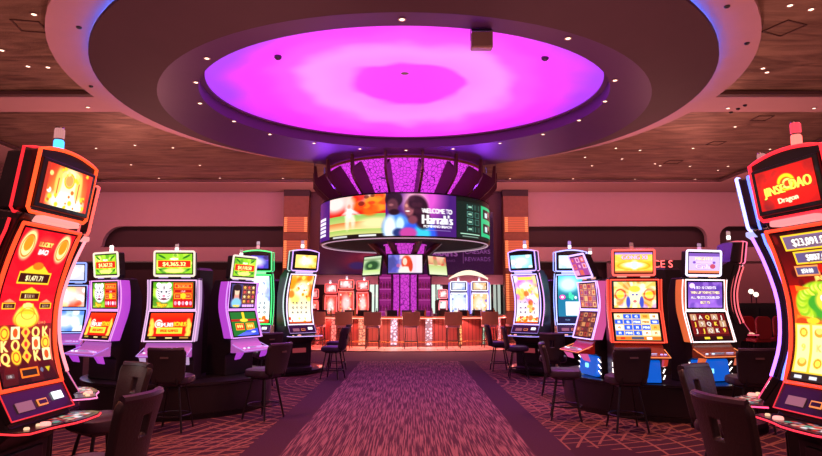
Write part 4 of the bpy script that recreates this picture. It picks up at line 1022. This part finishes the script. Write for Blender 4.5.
for i, px in enumerate((322, 350, 363, 392, 407, 421, 443, 463, 477, 490)):
    x, y, t_ = on_ell(px, 4.12, 2.62)
    if g0 is None:
        g0 = empty('bar_top_game', (0, 0, 0)); MB().prism([(-.16, 0), (.12, 0), (.12, .20), (.08, .22), (-.14, .04)], 'x', -.19, .19).build('console', BLK, g0, bevel=.008)
        MB().box(0, -.055, .145, .30, .20, .006, rx=.70).build('display', neon((.55, .15, .30), 1.), g0); o = g0
    else: o = copy_tree(g0)
    o.location = (x, y+.02, 1.121); o.rotation_euler = (0, 0, R(180)); tag(o, 'small dark game console set into the bar top', 'bar-top game', 'bar-top consoles')
b0 = None
for s in (-1, 1):
    for z in (1.265, 1.735, 2.165):
        for k in range(4):
            o = bottle(mat('pink_lit_bottle', (.7, .25, .5), .15), 1.05) if b0 is None else copy_tree(b0); b0 = b0 or o
            o.location = (BX+s*.78-.17+.113*k, BY-.42+.05*(k % 2), z); tag(o, 'liquor bottle on the lit shelves beside the bar column', 'bottle', 'liquor bottles on the bar shelves')

# ------------------------------------------------------------------ small machines seen beyond the bar
def machine_far(label, px, Y, w, H, pic, top, c, phi=0, group=None, wing=None, dx=0):
    x = at_y(px, 303, Y).x+dx
    t = empty('slot_machine', (x, Y, 0), R(phi)); tag(t, label, 'slot machine', group)
    MB().prism([(.35, 0), (-.25, 0), (-.25, .7), (-.4, .8), (-.38, .9), (-.22, 1.0), (-.14, 1.5), (-.22, H-.55), (-.1, H-.5), (.35, H-.6)], 'x', -w/2+.04, w/2-.04).build('cabinet', mat('cab_%.1f%.1f' % (c[0], c[2]), tuple(.05+.35*v for v in c), .35), t, bevel=.01)
    def fn(u, v):
        z = (H-.62)-v*(H-.62-1.05); return ((u-.5)*(w-.2), -.235+.07*math.sin(PI*v), z)
    screen('main_screen', pic, fn, t, 1.2)
    lp = [(sx*(w/2-.05), -.245+.07*math.sin(PI*v), (H-.6)-v*(H-.6-1.0)) for sx, vv in ((1, [i/8 for i in range(9)]), (-1, [1-i/8 for i in range(9)])) for v in vv]
    MB().tube(lp, .03, True, 6).build('light_frame', neon(c, 2.2), t, True)
    s = MB().box(0, -.1, H-.26, w*.92, .2, .44).build('top_sign', BLK, t, bevel=.03)
    screen('sign_screen', top, lambda u, v: ((u-.5)*w*.72, -.206, H-.10-v*.32), s, 1.2)
    o_ = rrect(w*.9, .42, .05, 0, H-.26); MB().tube([(x_, -.21, z_) for x_, z_ in o_], .022, True, 6).build('light_frame', neon(c, 1.8), s, True)
    if wing:
        for sx in (-1, 1):
            MB().tube([(sx*(w/2+.02), -.2+.12*math.sin(PI*i/10), H-.1-(H-1.0)*i/10) for i in range(11)], .035, n=6).build('side_light', neon(wing, 1.6), t, True)
    signal_lamp(t, 0, 0, H-.04, .2, .05, ((1, .8, .8), 2.), ((.8, .6, .8), 1.))
    return t
fr = lambda: pic_small((.9, .35, .3), [(1, .8, .5), (.95, .2, .15), WHT, (1, .6, .4)], 26, .09, w=30, h=50)
ft = lambda: pic_small((.95, .6, .6), [WHT, (1, .85, .8), (.9, .3, .3)], 8, .15, w=24, h=16)
G = 'red machines beyond the bar'
machine_far('small red-lit slot machine beyond the bar, leftmost one', 312.5, 28.9, .68, 2.3, fr(), ft(), (1., .10, .10), group=G)
machine_far('small red-lit slot machine beyond the bar, second from left', 330, 29.2, .66, 2.55, fr(), ft(), (1., .10, .10), group=G, phi=20)
machine_far('widest red-lit slot machine beyond the bar, third from left', 346.5, 29.3, .80, 2.75, fr(), ft(), (1., .14, .12), group=G)
machine_far('small red-lit slot machine beyond the bar, nearest the bar column', 364, 29.3, .66, 2.7, fr(), ft(), (1., .12, .12), group=G, phi=-15)
machine_far('narrow white-screened slot machine beyond the bar, right of the column', 441.5, 29.8, .5, 2.3, pic_small((.9, .95, .9), [WHT, (.5, .6, .6)], 14, w=20, h=36), ft(), (.9, .2, .25), phi=20)
machine_far('blue-framed slot machine beyond the bar, left of the pair', 458.5, 28.6, .84, 2.65, pic_small((.85, .9, .98), [WHT, (.4, .45, .8), (.8, .85, 1), (.95, .9, .7)], 34, .08, w=36, h=56), pic_small((.8, .85, 1), [WHT, (.6, .7, .95)], 8), (.75, .75, 1.), group='pair under the arch', wing=(.25, .2, .9))
machine_far('orange-screened slot machine beyond the bar, right of the pair', 479.5, 28.6, .84, 2.65, pic_small((.98, .8, .55), [WHT, (.95, .55, .2), (.5, .4, .9), (1, .9, .6)], 34, .08, w=36, h=56), pic_small((.98, .8, .6), [WHT, (.9, .6, .3)], 8), (.85, .7, 1.), group='pair under the arch', wing=(.25, .2, .9))
a_, b_ = at_y(449, 290, 28.5).x, at_y(488, 290, 28.5).x
ar = MB(); AP = [(a_+(b_-a_)*i/12, 28.5, 2.70+.22*math.sin(PI*i/12)**.8) for i in range(13)]; BP = [(x, y, z+.16*math.sin(PI*i/12)+.06) for i, (x, y, z) in enumerate(AP)]
ar.prism([(x, z) for x, y, z in AP]+[(x, z) for x, y, z in BP[::-1]], 'y', 28.40, 28.62)
tag(ar.build('arched_sign', neon((1., .80, .62), 1.3)), 'white glowing arch joining the pair of machines beyond the bar', 'sign')
# ------------------------------------------------------------------ banks of machines on the floor
def bank_base(label, cx, cy, r, h, core):
    t = empty('bank_plinth', (cx, cy, 0)); tag(t, label, 'plinth')
    MB().lathe([(r-.06, 0), (r-.06, .07), (r-.02, .08), (r-.02, h-.05), (r, h-.04), (r, h-.005), (r-.02, h), (0.001, h)], 48).build('base', BLK, t, True)
    if core: tag(MB().lathe([(.001, h+.001), (core, h+.001), (core, 2.12), (core-.04, 2.16), (.001, 2.16)], 8, cx=cx, cy=cy+.12).build('bank_core', CAB), label.replace('plinth under', 'eight-sided pillar inside').replace('round ', '').replace('low ', ''), 'pillar')
    return t
bank_base('round black plinth under the bank of three purple-lit machines', -3.65, 9.75, 1.42, .5, .40)
bank_base('round black plinth under the right bank with blue-lit bases', 4.0, 9.75, 1.55, .5, .42)
bank_base('low black plinth under the far left pair of tall machines', -3.3, 14.5, 1.25, .1, .26)
bank_base('low black plinth under the far right pair of tall machines', 3.55, 14.5, 1.25, .1, .26)
purple = glow('purple_lit_panel', (.42, .05, .62), .95, (.3, .1, .3)); mauve = glow('mauve_lit_deck', (.36, .08, .40), .9, (.3, .15, .3))
ambr = mat('amber_deck', (.32, .10, .05), .3, coat=.3); redd = mat('red_deck', (.5, .03, .02), .3, coat=.3); oran = glow('orange_rail', (.75, .14, .04), .9, (.3, .1, .05)); wht_ = glow('lilac_rail', (.55, .35, .6), .9)
pinkr = glow('pink_rail', (.75, .10, .35), .9)
GN = 'tall curved-screen machines'
# near left
machine_a('nearest tall red neon machine at the far left, gold symbols on its red screen', (-2.72, 4.28, 0), 88, pic_bao(), pic_bao_top(), (1., .055, .015), (1., .07, .015), (1., .02, .03), (1., .03, .04), (((.05, .35, .9), 3.), ((.9, .35, .35), .7)), 2.1, lamp_x=.10)
w2 = lambda: pic_white_show((.9, .9, 1), [WHT, (.6, .7, 1)])
machine_a('tall neon machine at the left seen edge-on behind the nearest red one', (-3.22, 5.45, 0), 128, w2(), pic_small((.9, .9, 1), [WHT], 8), (1., .25, .3), (1., .10, .08), (1., .12, .12), (.9, .2, .45), (((.8, .2, .2), 1.), ((.8, .3, .3), .7)), 2.)
# near right
machine_a('nearest tall red neon machine at the far right, yellow dragon on its screen', (2.88, 4.20, 0), -82, pic_dragon(), pic_jinse_top(), (1., .045, .015), (1., .02, .03), (1., .03, .06), (1., .03, .06), (((1., .10, .08), 3.5), ((.9, .05, .08), 1.5)), 2.1, lamp_x=-.05)
machine_a('tall machine with blue-white neon edge, behind the nearest right one', (3.14, 5.10, 0), -126, w2(), pic_small((.9, .9, 1), [WHT], 8), (.35, .12, .9), (.30, .3, 1.), (.12, .18, 1.), (1., .05, .15), (((.8, .2, .2), 1.), ((.8, .3, .3), .7)), 4.)
# middle distance pairs
machine_a('green-framed tall machine with bright white screen, left of the aisle', (-3.50, 13.75, .1), 3, pic_white_show((.75, .9, 1), [WHT, (.7, .8, 1), (.5, .55, .95), (.85, .95, 1)]), pic_small((.25, .25, .7), [(.3, .4, .9), (.2, .15, .4), (.5, .3, .9)], 10), (.05, .75, .15), (.08, .8, .18), (.05, .6, .2), (.3, .2, .7), (((.9, .35, .4), 1.2), ((.8, .5, .6), .8)), 2.4)
machine_a('silver-white framed tall machine with orange picture, left of the aisle', (-2.50, 13.55, .1), 42, pic_white_show((1., .80, .45), [(1, .6, .1), (1, .9, .4), (1, .4, .05), YEL]), pic_small((1., .85, .45), [(1, .7, .2), YEL, WHT], 12), (.70, .55, .80), (.50, .28, .75), (.5, .65, .6), (.55, .35, .8), (((1., .9, .95), 2.5), ((.8, .4, .6), .8)), 2.2)
machine_a('violet-framed tall machine with gold picture, right of the aisle', (2.62, 13.55, .1), -42, pic_purple_show(), pic_small((.55, .85, .95), [WHT, (.6, .9, 1), (.8, .8, 1)], 12), (.50, .38, 1.), (.45, .30, 1.), (.8, .35, .75), (.35, .25, .8), (((1., .9, 1), 2.5), ((.7, .4, .8), .8)), 2.4)
machine_a('blue-framed tall machine with turquoise screen, behind the tilted sign', (3.62, 13.70, .1), -6, pic_blue_show(), pic_small((.8, .95, .98), [WHT, (.7, .95, 1)], 12), (.40, .45, 1.), (.38, .40, 1.), (.3, .4, 1.), (.3, .3, .9), (((.8, .7, 1), 2.5), ((.55, .3, .8), 1.)), 2.4)
# left bank of three
J = pic_jackpot('$4,365.32'); T = pic_tiger(); FI = pic_fire()
lampw = (((1., .85, .8), 2.5), ((.9, .5, .5), .6))
machine_b('purple-sided tiger machine facing left, nearest the far-left neon machine', (-4.50, 8.95, .5), -30, T, FI, pic_jackpot('$4,367.32'), (.62, .25, .60), purple, (.5, .2, .9), mauve, (((1., .9, .85), 3.), ((1., .9, .85), 3.)), s=2., c_sign=(.75, .62, .50))
machine_b('white tiger machine facing the camera, middle of the left bank', (-3.42, 8.72, .5), 2, T, FI, J, (.65, .35, .60), wht_, (.6, .3, .9), mauve, lampw, s=2., c_sign=(.75, .62, .50))
machine_b('purple-sided machine facing the aisle with a woman on its upper screen', (-2.72, 9.65, .5), 66, pic_woman_grid(), pic_green_road(), pic_jackpot('$4,110.50'), (.55, .25, .70), purple, (.6, .3, .9), mauve, lampw, s=2., c_sign=(.70, .60, .50))
# right bank
machine_b('aisle-facing machine with tilted sign and a red and gold deck', (2.78, 9.35, .5), -82, pic_ornate([(.55, .2, .35), (.85, .65, .45), (.75, .3, .25), (.6, .35, .5)]), pic_ornate([(.35, .12, .10), (.75, .5, .3), (.6, .2, .15), (.3, .15, .2)], rows=5), pic_ornate([(.6, .25, .55), (.85, .6, .75), (.8, .35, .3)], rows=3, cn=3), (.60, .40, 1.), pinkr, (1., .25, .1), redd, lampw, belly=(.02, .16, .9), chevron=True, s=2.4, lean=.40, fwd=.10)
machine_b('red-framed machine facing the camera with a golden lion on its screen', (3.14, 8.50, .5), -6, pic_lion(), pic_reels_blue(), pic_gold_title(), (1., .06, .03), glow('red_rail', (.75, .05, .03), .7, (.2, .03, .02)), (1., .25, .08), ambr, (((.7, .15, .15), 1.), ((.6, .2, .2), .6)), belly=(.02, .20, .9), chevron=True, s=2.6, c_sign=(1., .09, .07))
machine_b('white-framed machine with purple text screen and dark red letter reels', (4.17, 8.62, .5), 14, pic_purple_text(), pic_reels_j(), pic_lilac_title(), (.95, .75, .80), oran, (1., .25, .08), ambr, (((.8, .3, .6), 1.2), ((.7, .4, .6), .6)), belly=(.02, .20, .9), chevron=True, s=2.4, c_sign=(.85, .72, 1.))
machine_a('red and pink neon machine facing away at the right end of the right bank', (5.12, 9.75, .5), 88, fr(), ft(), (1., .12, .14), (1., .15, .3), (1., .15, .20), (1., .1, .2), lampw, 1.8).scale = (.85, .85, .78)
machine_b('partly hidden blue-sided machine beyond the far-left neon machine', (-6.35, 11.2, .0), 12, pic_small((.9, .7, .65), [WHT, (.9, .3, .2), (.95, .8, .5)], 20), pic_small((.6, .75, .98), [WHT, (.3, .5, .95)], 20), pic_small((.8, .8, .95), [WHT], 10), (.25, .35, 1.), purple, (.3, .3, .9), mauve, lampw, s=2.)
# dark partitions
def partition(label, x0, x1, y0, y1, z1):
    t = empty('bank_partition', ((x0+x1)/2, (y0+y1)/2, 0)); tag(t, label, 'partition')
    MB().box(0, 0, z1/2, x1-x0, y1-y0, z1).build('panel', CAB, t, bevel=.02)
    MB().box(0, 0, z1+.02, x1-x0+.06, y1-y0+.06, .04).build('cap', METAL, t)
partition('dark upright partition behind the nearest left machines', -3.85, -3.30, 3.5, 4.75, 2.42)
partition('dark upright partition behind the nearest right machines', 3.42, 3.95, 3.3, 4.6, 2.42)

# ------------------------------------------------------------------ player chairs
PURP = mat('dark_plum_vinyl', (.035, .020, .040), .38, bump=.1, scale=60)
def chair(hole=True):
    t = empty('slot_chair', (0, 0, 0))
    st = MB(); o = rrect(.46, .44, .12, 0, 0, 5)
    st.rings([[(x*.86, y*.86, .575) for x, y in o], [(x, y, .60) for x, y in o], [(x*1.02, y*1.02, .64) for x, y in o], [(x*.97, y*.97, .675) for x, y in o], [(x*.8, y*.8, .695) for x, y in o], [(x*.3, y*.3, .70) for x, y in o]])
    st.add([(x*.86, y*.86, .575) for x, y in o], [tuple(range(len(o)))]).add([(x*.3, y*.3, .70) for x, y in o], [tuple(range(len(o)))])
    st.build('seat', PURP, t, True)
    # backrest: slightly curved shell, wider at the top, with a grip opening
    NX, NZ = 12, 12; H0, H1 = .62, (1.07 if hole else 1.03); WX = 0 if hole else .022
    def pt(u, v, off):
        z = H0+(H1-H0)*v; w = .175+WX+.045*v**.8
        if v > .9: w -= .03*((v-.9)/.1)**2
        if v < .12: w -= .02*(1-v/.12)
        x = (u*2-1)*w; y = .215+.05*v+.035*v*v-.045*(u*2-1)**2+off
        return (x, y, z)
    bk = MB(); idx = {}
    vs = [pt(i/NX, j/NZ, o_) for o_ in (0, .055) for j in range(NZ+1) for i in range(NX+1)]
    I = lambda k, i, j: k*(NX+1)*(NZ+1)+j*(NX+1)+i
    def solid(i, j): return 0 <= i < NX and 0 <= j < NZ and not (hole and 5 <= i < 7 and 6 <= j < 9)
    fs = []
    for j in range(NZ):
        for i in range(NX):
            if not solid(i, j): continue
            fs += [(I(0, i, j), I(0, i+1, j), I(0, i+1, j+1), I(0, i, j+1)), (I(1, i, j), I(1, i, j+1), I(1, i+1, j+1), I(1, i+1, j))]
            for (di, dj, a, b) in ((-1, 0, (i, j), (i, j+1)), (1, 0, (i+1, j), (i+1, j+1)), (0, -1, (i, j), (i+1, j)), (0, 1, (i, j+1), (i+1, j+1))):
                if not solid(i+di, j+dj): fs.append((I(0, *a), I(0, *b), I(1, *b), I(1, *a)))
    used_ = sorted({q for f_ in fs for q in f_}); mp = {q: k for k, q in enumerate(used_)}
    bk.add([vs[q] for q in used_], [tuple(mp[q] for q in f_) for f_ in fs])
    b = bk.build('backrest', VINYL, t, True, bevel=.012)
    MB().tube([pt(i/NX, .985, .028) for i in range(NX+1)], .030, n=8).build('top_roll', PURP, b, True)
    if not hole: MB().box(0, .345, .93, .10, .012, .022).build('grip', mat('grip_metal', (.25, .15, .15), .3, .6), b)
    for sx in (-1, 1): MB().tube([(sx*.12, .12, .58), (sx*.13, .25, .60), (sx*.12, .25, .72)], .014, n=6).build('back_bracket', METAL, t)
    MB().box(0, 0, .565, .26, .26, .03).build('seat_plate', METAL, t)
    for sx in (-1, 1):
        for sy in (-1, 1): MB().tube([(sx*.11, sy*.11, .56), (sx*.20, sy*.20, .012)], .014, n=6).build('leg', METAL, t)
    MB().tube([(.175*math.cos(2*PI*k/20)*1.27, .175*math.sin(2*PI*k/20)*1.27, .20) for k in range(20)], .010, True, 6).build('foot_ring', METAL, t)
    return t
CH = [('slot chair with back towards the camera, in front of the nearest left machine', -1.85, 3.62, -96, 1),
      ('slot chair with a grip hole, second from the front on the left', -2.53, 5.06, -36, 1),
      ('slot chair facing away in front of the white tiger machine', -3.03, 7.85, 180, 0),
      ('slot chair at the aisle end of the left bank of three', -2.06, 8.62, -118, 0),
      ('slot chair partly hidden beyond the left bank, by the green-framed machine', -2.75, 11.6, -150, 0),
      ('slot chair beside the silver-white framed machine on the left', -1.66, 13.0, -105, 1),
      ('farthest slot chair on the left, closest to the bar', -1.78, 14.6, -95, 1),
      ('large slot chair in front of the nearest right machine', 2.01, 3.54, 104, 1),
      ('slot chair with a grip hole, second from the front on the right', 2.54, 4.92, 34, 1),
      ('slot chair facing away in front of the golden lion machine', 2.74, 7.85, 180, 0),
      ('slot chair pulled out beside the machine with the tilted sign', 2.14, 8.55, 78, 0),
      ('slot chair with a grip hole, behind the pulled-out one on the right', 2.50, 10.75, 165, 1),
      ('slot chair beside the violet-framed machine on the right', 2.30, 13.15, 85, 1),
      ('farthest slot chair on the right, closest to the bar', 2.10, 14.5, 92, 1),
      ('dark slot chair in front of the white-framed machine at the right', 4.25, 7.75, 176, 0)]
proto = {1: None, 0: None}
for lab, x, y, a, h in CH:
    if proto[h] is None: proto[h] = o = chair(bool(h))
    else: o = copy_tree(proto[h])
    o.location = (x, y, 0); o.rotation_euler = (0, 0, R(a)); tag(o, lab, 'chair', 'slot chairs')
# ------------------------------------------------------------------ things far off on the right
GL = neon((1., .85, .7), 2.2)
for i, (px, py) in enumerate(((751, 291.5), (756, 294.5))):
    p_ = at_y(px, py, 19.+i*.3); t = empty('globe_lamp', (p_.x, p_.y, 0)); tag(t, 'white globe lamp on a thin post at the right, %s of the two' % ('left' if i == 0 else 'right'), 'lamp')
    MB().lathe([(.075*math.sin(PI*k/10)+.0005, -.075*math.cos(PI*k/10)+p_.z) for k in range(11)], 16).build('globe', GL, t, True)
    MB().tube([(0, 0, 0), (0, 0, p_.z-.075)], .015, n=6).build('post', METAL, t); MB().lathe([(.16, 0), (.16, .02), (.03, .05)], 16).build('base', METAL, t)
RDL = mat('red_leather', (.6, .03, .03), .4); rc = None
for i, (px, Y, zz) in enumerate(((742, 16.7, 0), (756, 16.2, 0), (770, 16.7, 0))):
    x = at_y(px, 303, Y).x
    if rc is None:
        rc = empty('red_chair', (0, 0, 0))
        MB().prism([(x_, z_) for x_, z_ in rrect(.42, .6, .12, 0, .95)], 'y', .18, .26).build('backrest', RDL, rc, bevel=.02)
        MB().box(0, 0, .62, .44, .42, .09).build('seat', RDL, rc, bevel=.02)
        for sx in (-1, 1):
            for sy in (-1, 1): MB().tube([(sx*.17, sy*.16, .58), (sx*.2, sy*.19, 0)], .016, n=6).build('leg', METAL, rc)
        o = rc
    else: o = copy_tree(rc)
    o.location = (x, Y, 0); o.rotation_euler = (0, 0, R((170, 186, 200)[i]))
    tag(o, 'distant red-backed chair at the right, %s of the three' % ('leftmost', 'middle', 'rightmost')[i], 'chair', 'distant red chairs')
cb = empty('dark_cabinet_row', (at_y(752, 303, 17.6).x, 17.6, 0)); tag(cb, 'low dark cabinet row behind the distant red chairs', 'cabinet')
MB().box(0, 0, .8, 2.2, .5, 1.6).build('body', BLK, cb, bevel=.02)
for k in range(4): MB().box(-.8+.53*k, -.26, 1.3, .4, .02, .3).build('panel', CAB, cb)
# red letters on a fascia
fz = empty('lettered_kiosk', (at_y(664, 264, 24.).x, 24., 0)); tag(fz, 'dark kiosk with glowing red letters between the two right machines', 'kiosk')
MB().box(0, 0, 1.65, 2.6, .3, 3.3).build('body', CAB, fz, bevel=.03)
def letters(s, size, m, parent, loc, depth=.02):
    v, t_ = text_tris(s); v = (v-np.array([(v[:, 0].min()+v[:, 0].max())/2, 0]))*size; n = len(v)
    q = MB(); q.add([(a, 0, b) for a, b in v]+[(a, -depth, b) for a, b in v], [tuple(f_) for f_ in t_]+[tuple(int(i)+n for i in f_) for f_ in t_])
    o = q.build('lettering', m, parent, loc=loc); return o
letters('CE S', .42, neon((1., .10, .10), 3.), fz, (-.12, -.16, 3.0))

# ------------------------------------------------------------------ light
w = bpy.data.worlds.new('world'); SC.world = w; w.use_nodes = True
w.node_tree.nodes['Background'].inputs[0].default_value = (1., .40, .42, 1); w.node_tree.nodes['Background'].inputs[1].default_value = .22
def area(x, y, z, sx, sy, e, c, rot=(0, 0, 0), spread=None):
    L_ = bpy.data.lights.new('added_light', 'AREA'); L_.shape = 'RECTANGLE'; L_.size = sx; L_.size_y = sy; L_.energy = e; L_.color = c
    if spread: L_.spread = spread
    o = bpy.data.objects.new('added_light', L_); COL.objects.link(o); o.location = (x, y, z); o.rotation_euler = rot; return o
def spot(x, y, z, e, c, size=95):
    L_ = bpy.data.lights.new('room_spot', 'SPOT'); L_.energy = e; L_.color = c; L_.spot_size = R(size); L_.spot_blend = .8; L_.shadow_soft_size = .08
    o = bpy.data.objects.new('room_spot', L_); COL.objects.link(o); o.location = (x, y, z); return o
# unseen area lights added to wash the far wall evenly
for x in (-14, -7, 7, 14, 21, -21): area(x, 27.2, 7.5, 6.5, .3, 58, (1., .25, .31), (R(62), 0, 0), R(110))
# unseen lights added for lintel and stool backs; warm lines under the counter
area(BX-2.6, 31.2, 2.0, 3.5, .1, 22, (1., .30, .35), (R(150), 0, 0)); area(BX+3.2, 31.2, 2.0, 3.5, .1, 22, (1., .30, .35), (R(150), 0, 0))
for px, c in ((318, (1., .12, .10)), (350, (1., .2, .14)), (380, (1., .40, .28)), (411, (1., .45, .45)), (443, (1., .30, .26)), (475, (1., .22, .18)), (505, (1., .15, .15))):
    x, y, t_ = on_ell(px, 4.5, 3.0); area(x, y-.06, 1.03, .8, .1, 60, c, (R(-40), 0, 0))
for x in (-3.2, -1.2, .8, 2.8):
    s_ = spot(x, 19.2, 6.9, 420, (1., .50, .30), 40); s_.rotation_euler = (Vector((x*1.05, 21.4, .9))-Vector((x, 19.2, 6.9))).to_track_quat('-Z', 'Y').to_euler()  # unseen warm spots added to brighten the tan stool backs
# unseen upward area lights, added only to brighten the ceiling
UP = (1., .38, .33)
for x, y, z, e in ((-3.7, 9.8, 2.3, 300), (4.0, 9.8, 2.3, 300), (-3.4, 14.6, 2.3, 260), (3.5, 14.6, 2.3, 260), (-3.6, 4.1, 2.6, 170), (3.7, 4.0, 2.6, 170), (-11, 12, 2.4, 500), (11, 12, 2.4, 500), (-10, 21, 2.4, 750), (10, 21, 2.4, 750), (-4.5, 29.3, 3.0, 260), (6., 29.3, 3.0, 260), (-13, 27, 2.5, 320), (13, 27, 2.5, 320)):
    area(x, y, z, .7, .7, e*.36, UP, (PI, 0, 0))
# unseen violet spots added by the round screen to tint the soffit
for a in (-150, -120, -60, -30):
    x, y = BX+3.55*math.cos(R(a)), BY+3.55*math.sin(R(a))
    s_ = spot(x, y, 5.62, 190, (.30, .04, 1.), 130); d = Vector((x*1.6, 16.5, 6.98))-Vector((x, y, 5.62)); s_.rotation_euler = d.to_track_quat('-Z', 'Y').to_euler()
# beams of the downlights
for x, y in ((-3.2, 6.2), (2.9, 6.3), (0, 7.3), (-5, 2.), (5, 2.), (0, 3.)): spot(x, y, 7.5, 900, (1., .30, .26), 100)
for x, y in ((-5, 11), (5, 11), (-3, 12.5), (3.2, 12.5), (0, 10.5)): spot(x, y, 6.9, 420, (.72, .20, .95), 90)  # added violet spots standing in for dome light on the carpet
for x in (-4, 0, 4): spot(x, 20.5, 6.9, 300, (1., .5, .45), 90)
SC.view_settings.view_transform = 'Standard'; SC.view_settings.look = 'None'; SC.view_settings.gamma = 1; SC.view_settings.exposure = 0
SC.view_settings.use_curve_mapping = False
SC.cycles.use_denoising = True; SC.cycles.max_bounces = 6; SC.cycles.diffuse_bounces = 3; SC.cycles.glossy_bounces = 3; SC.cycles.sample_clamp_indirect = 6
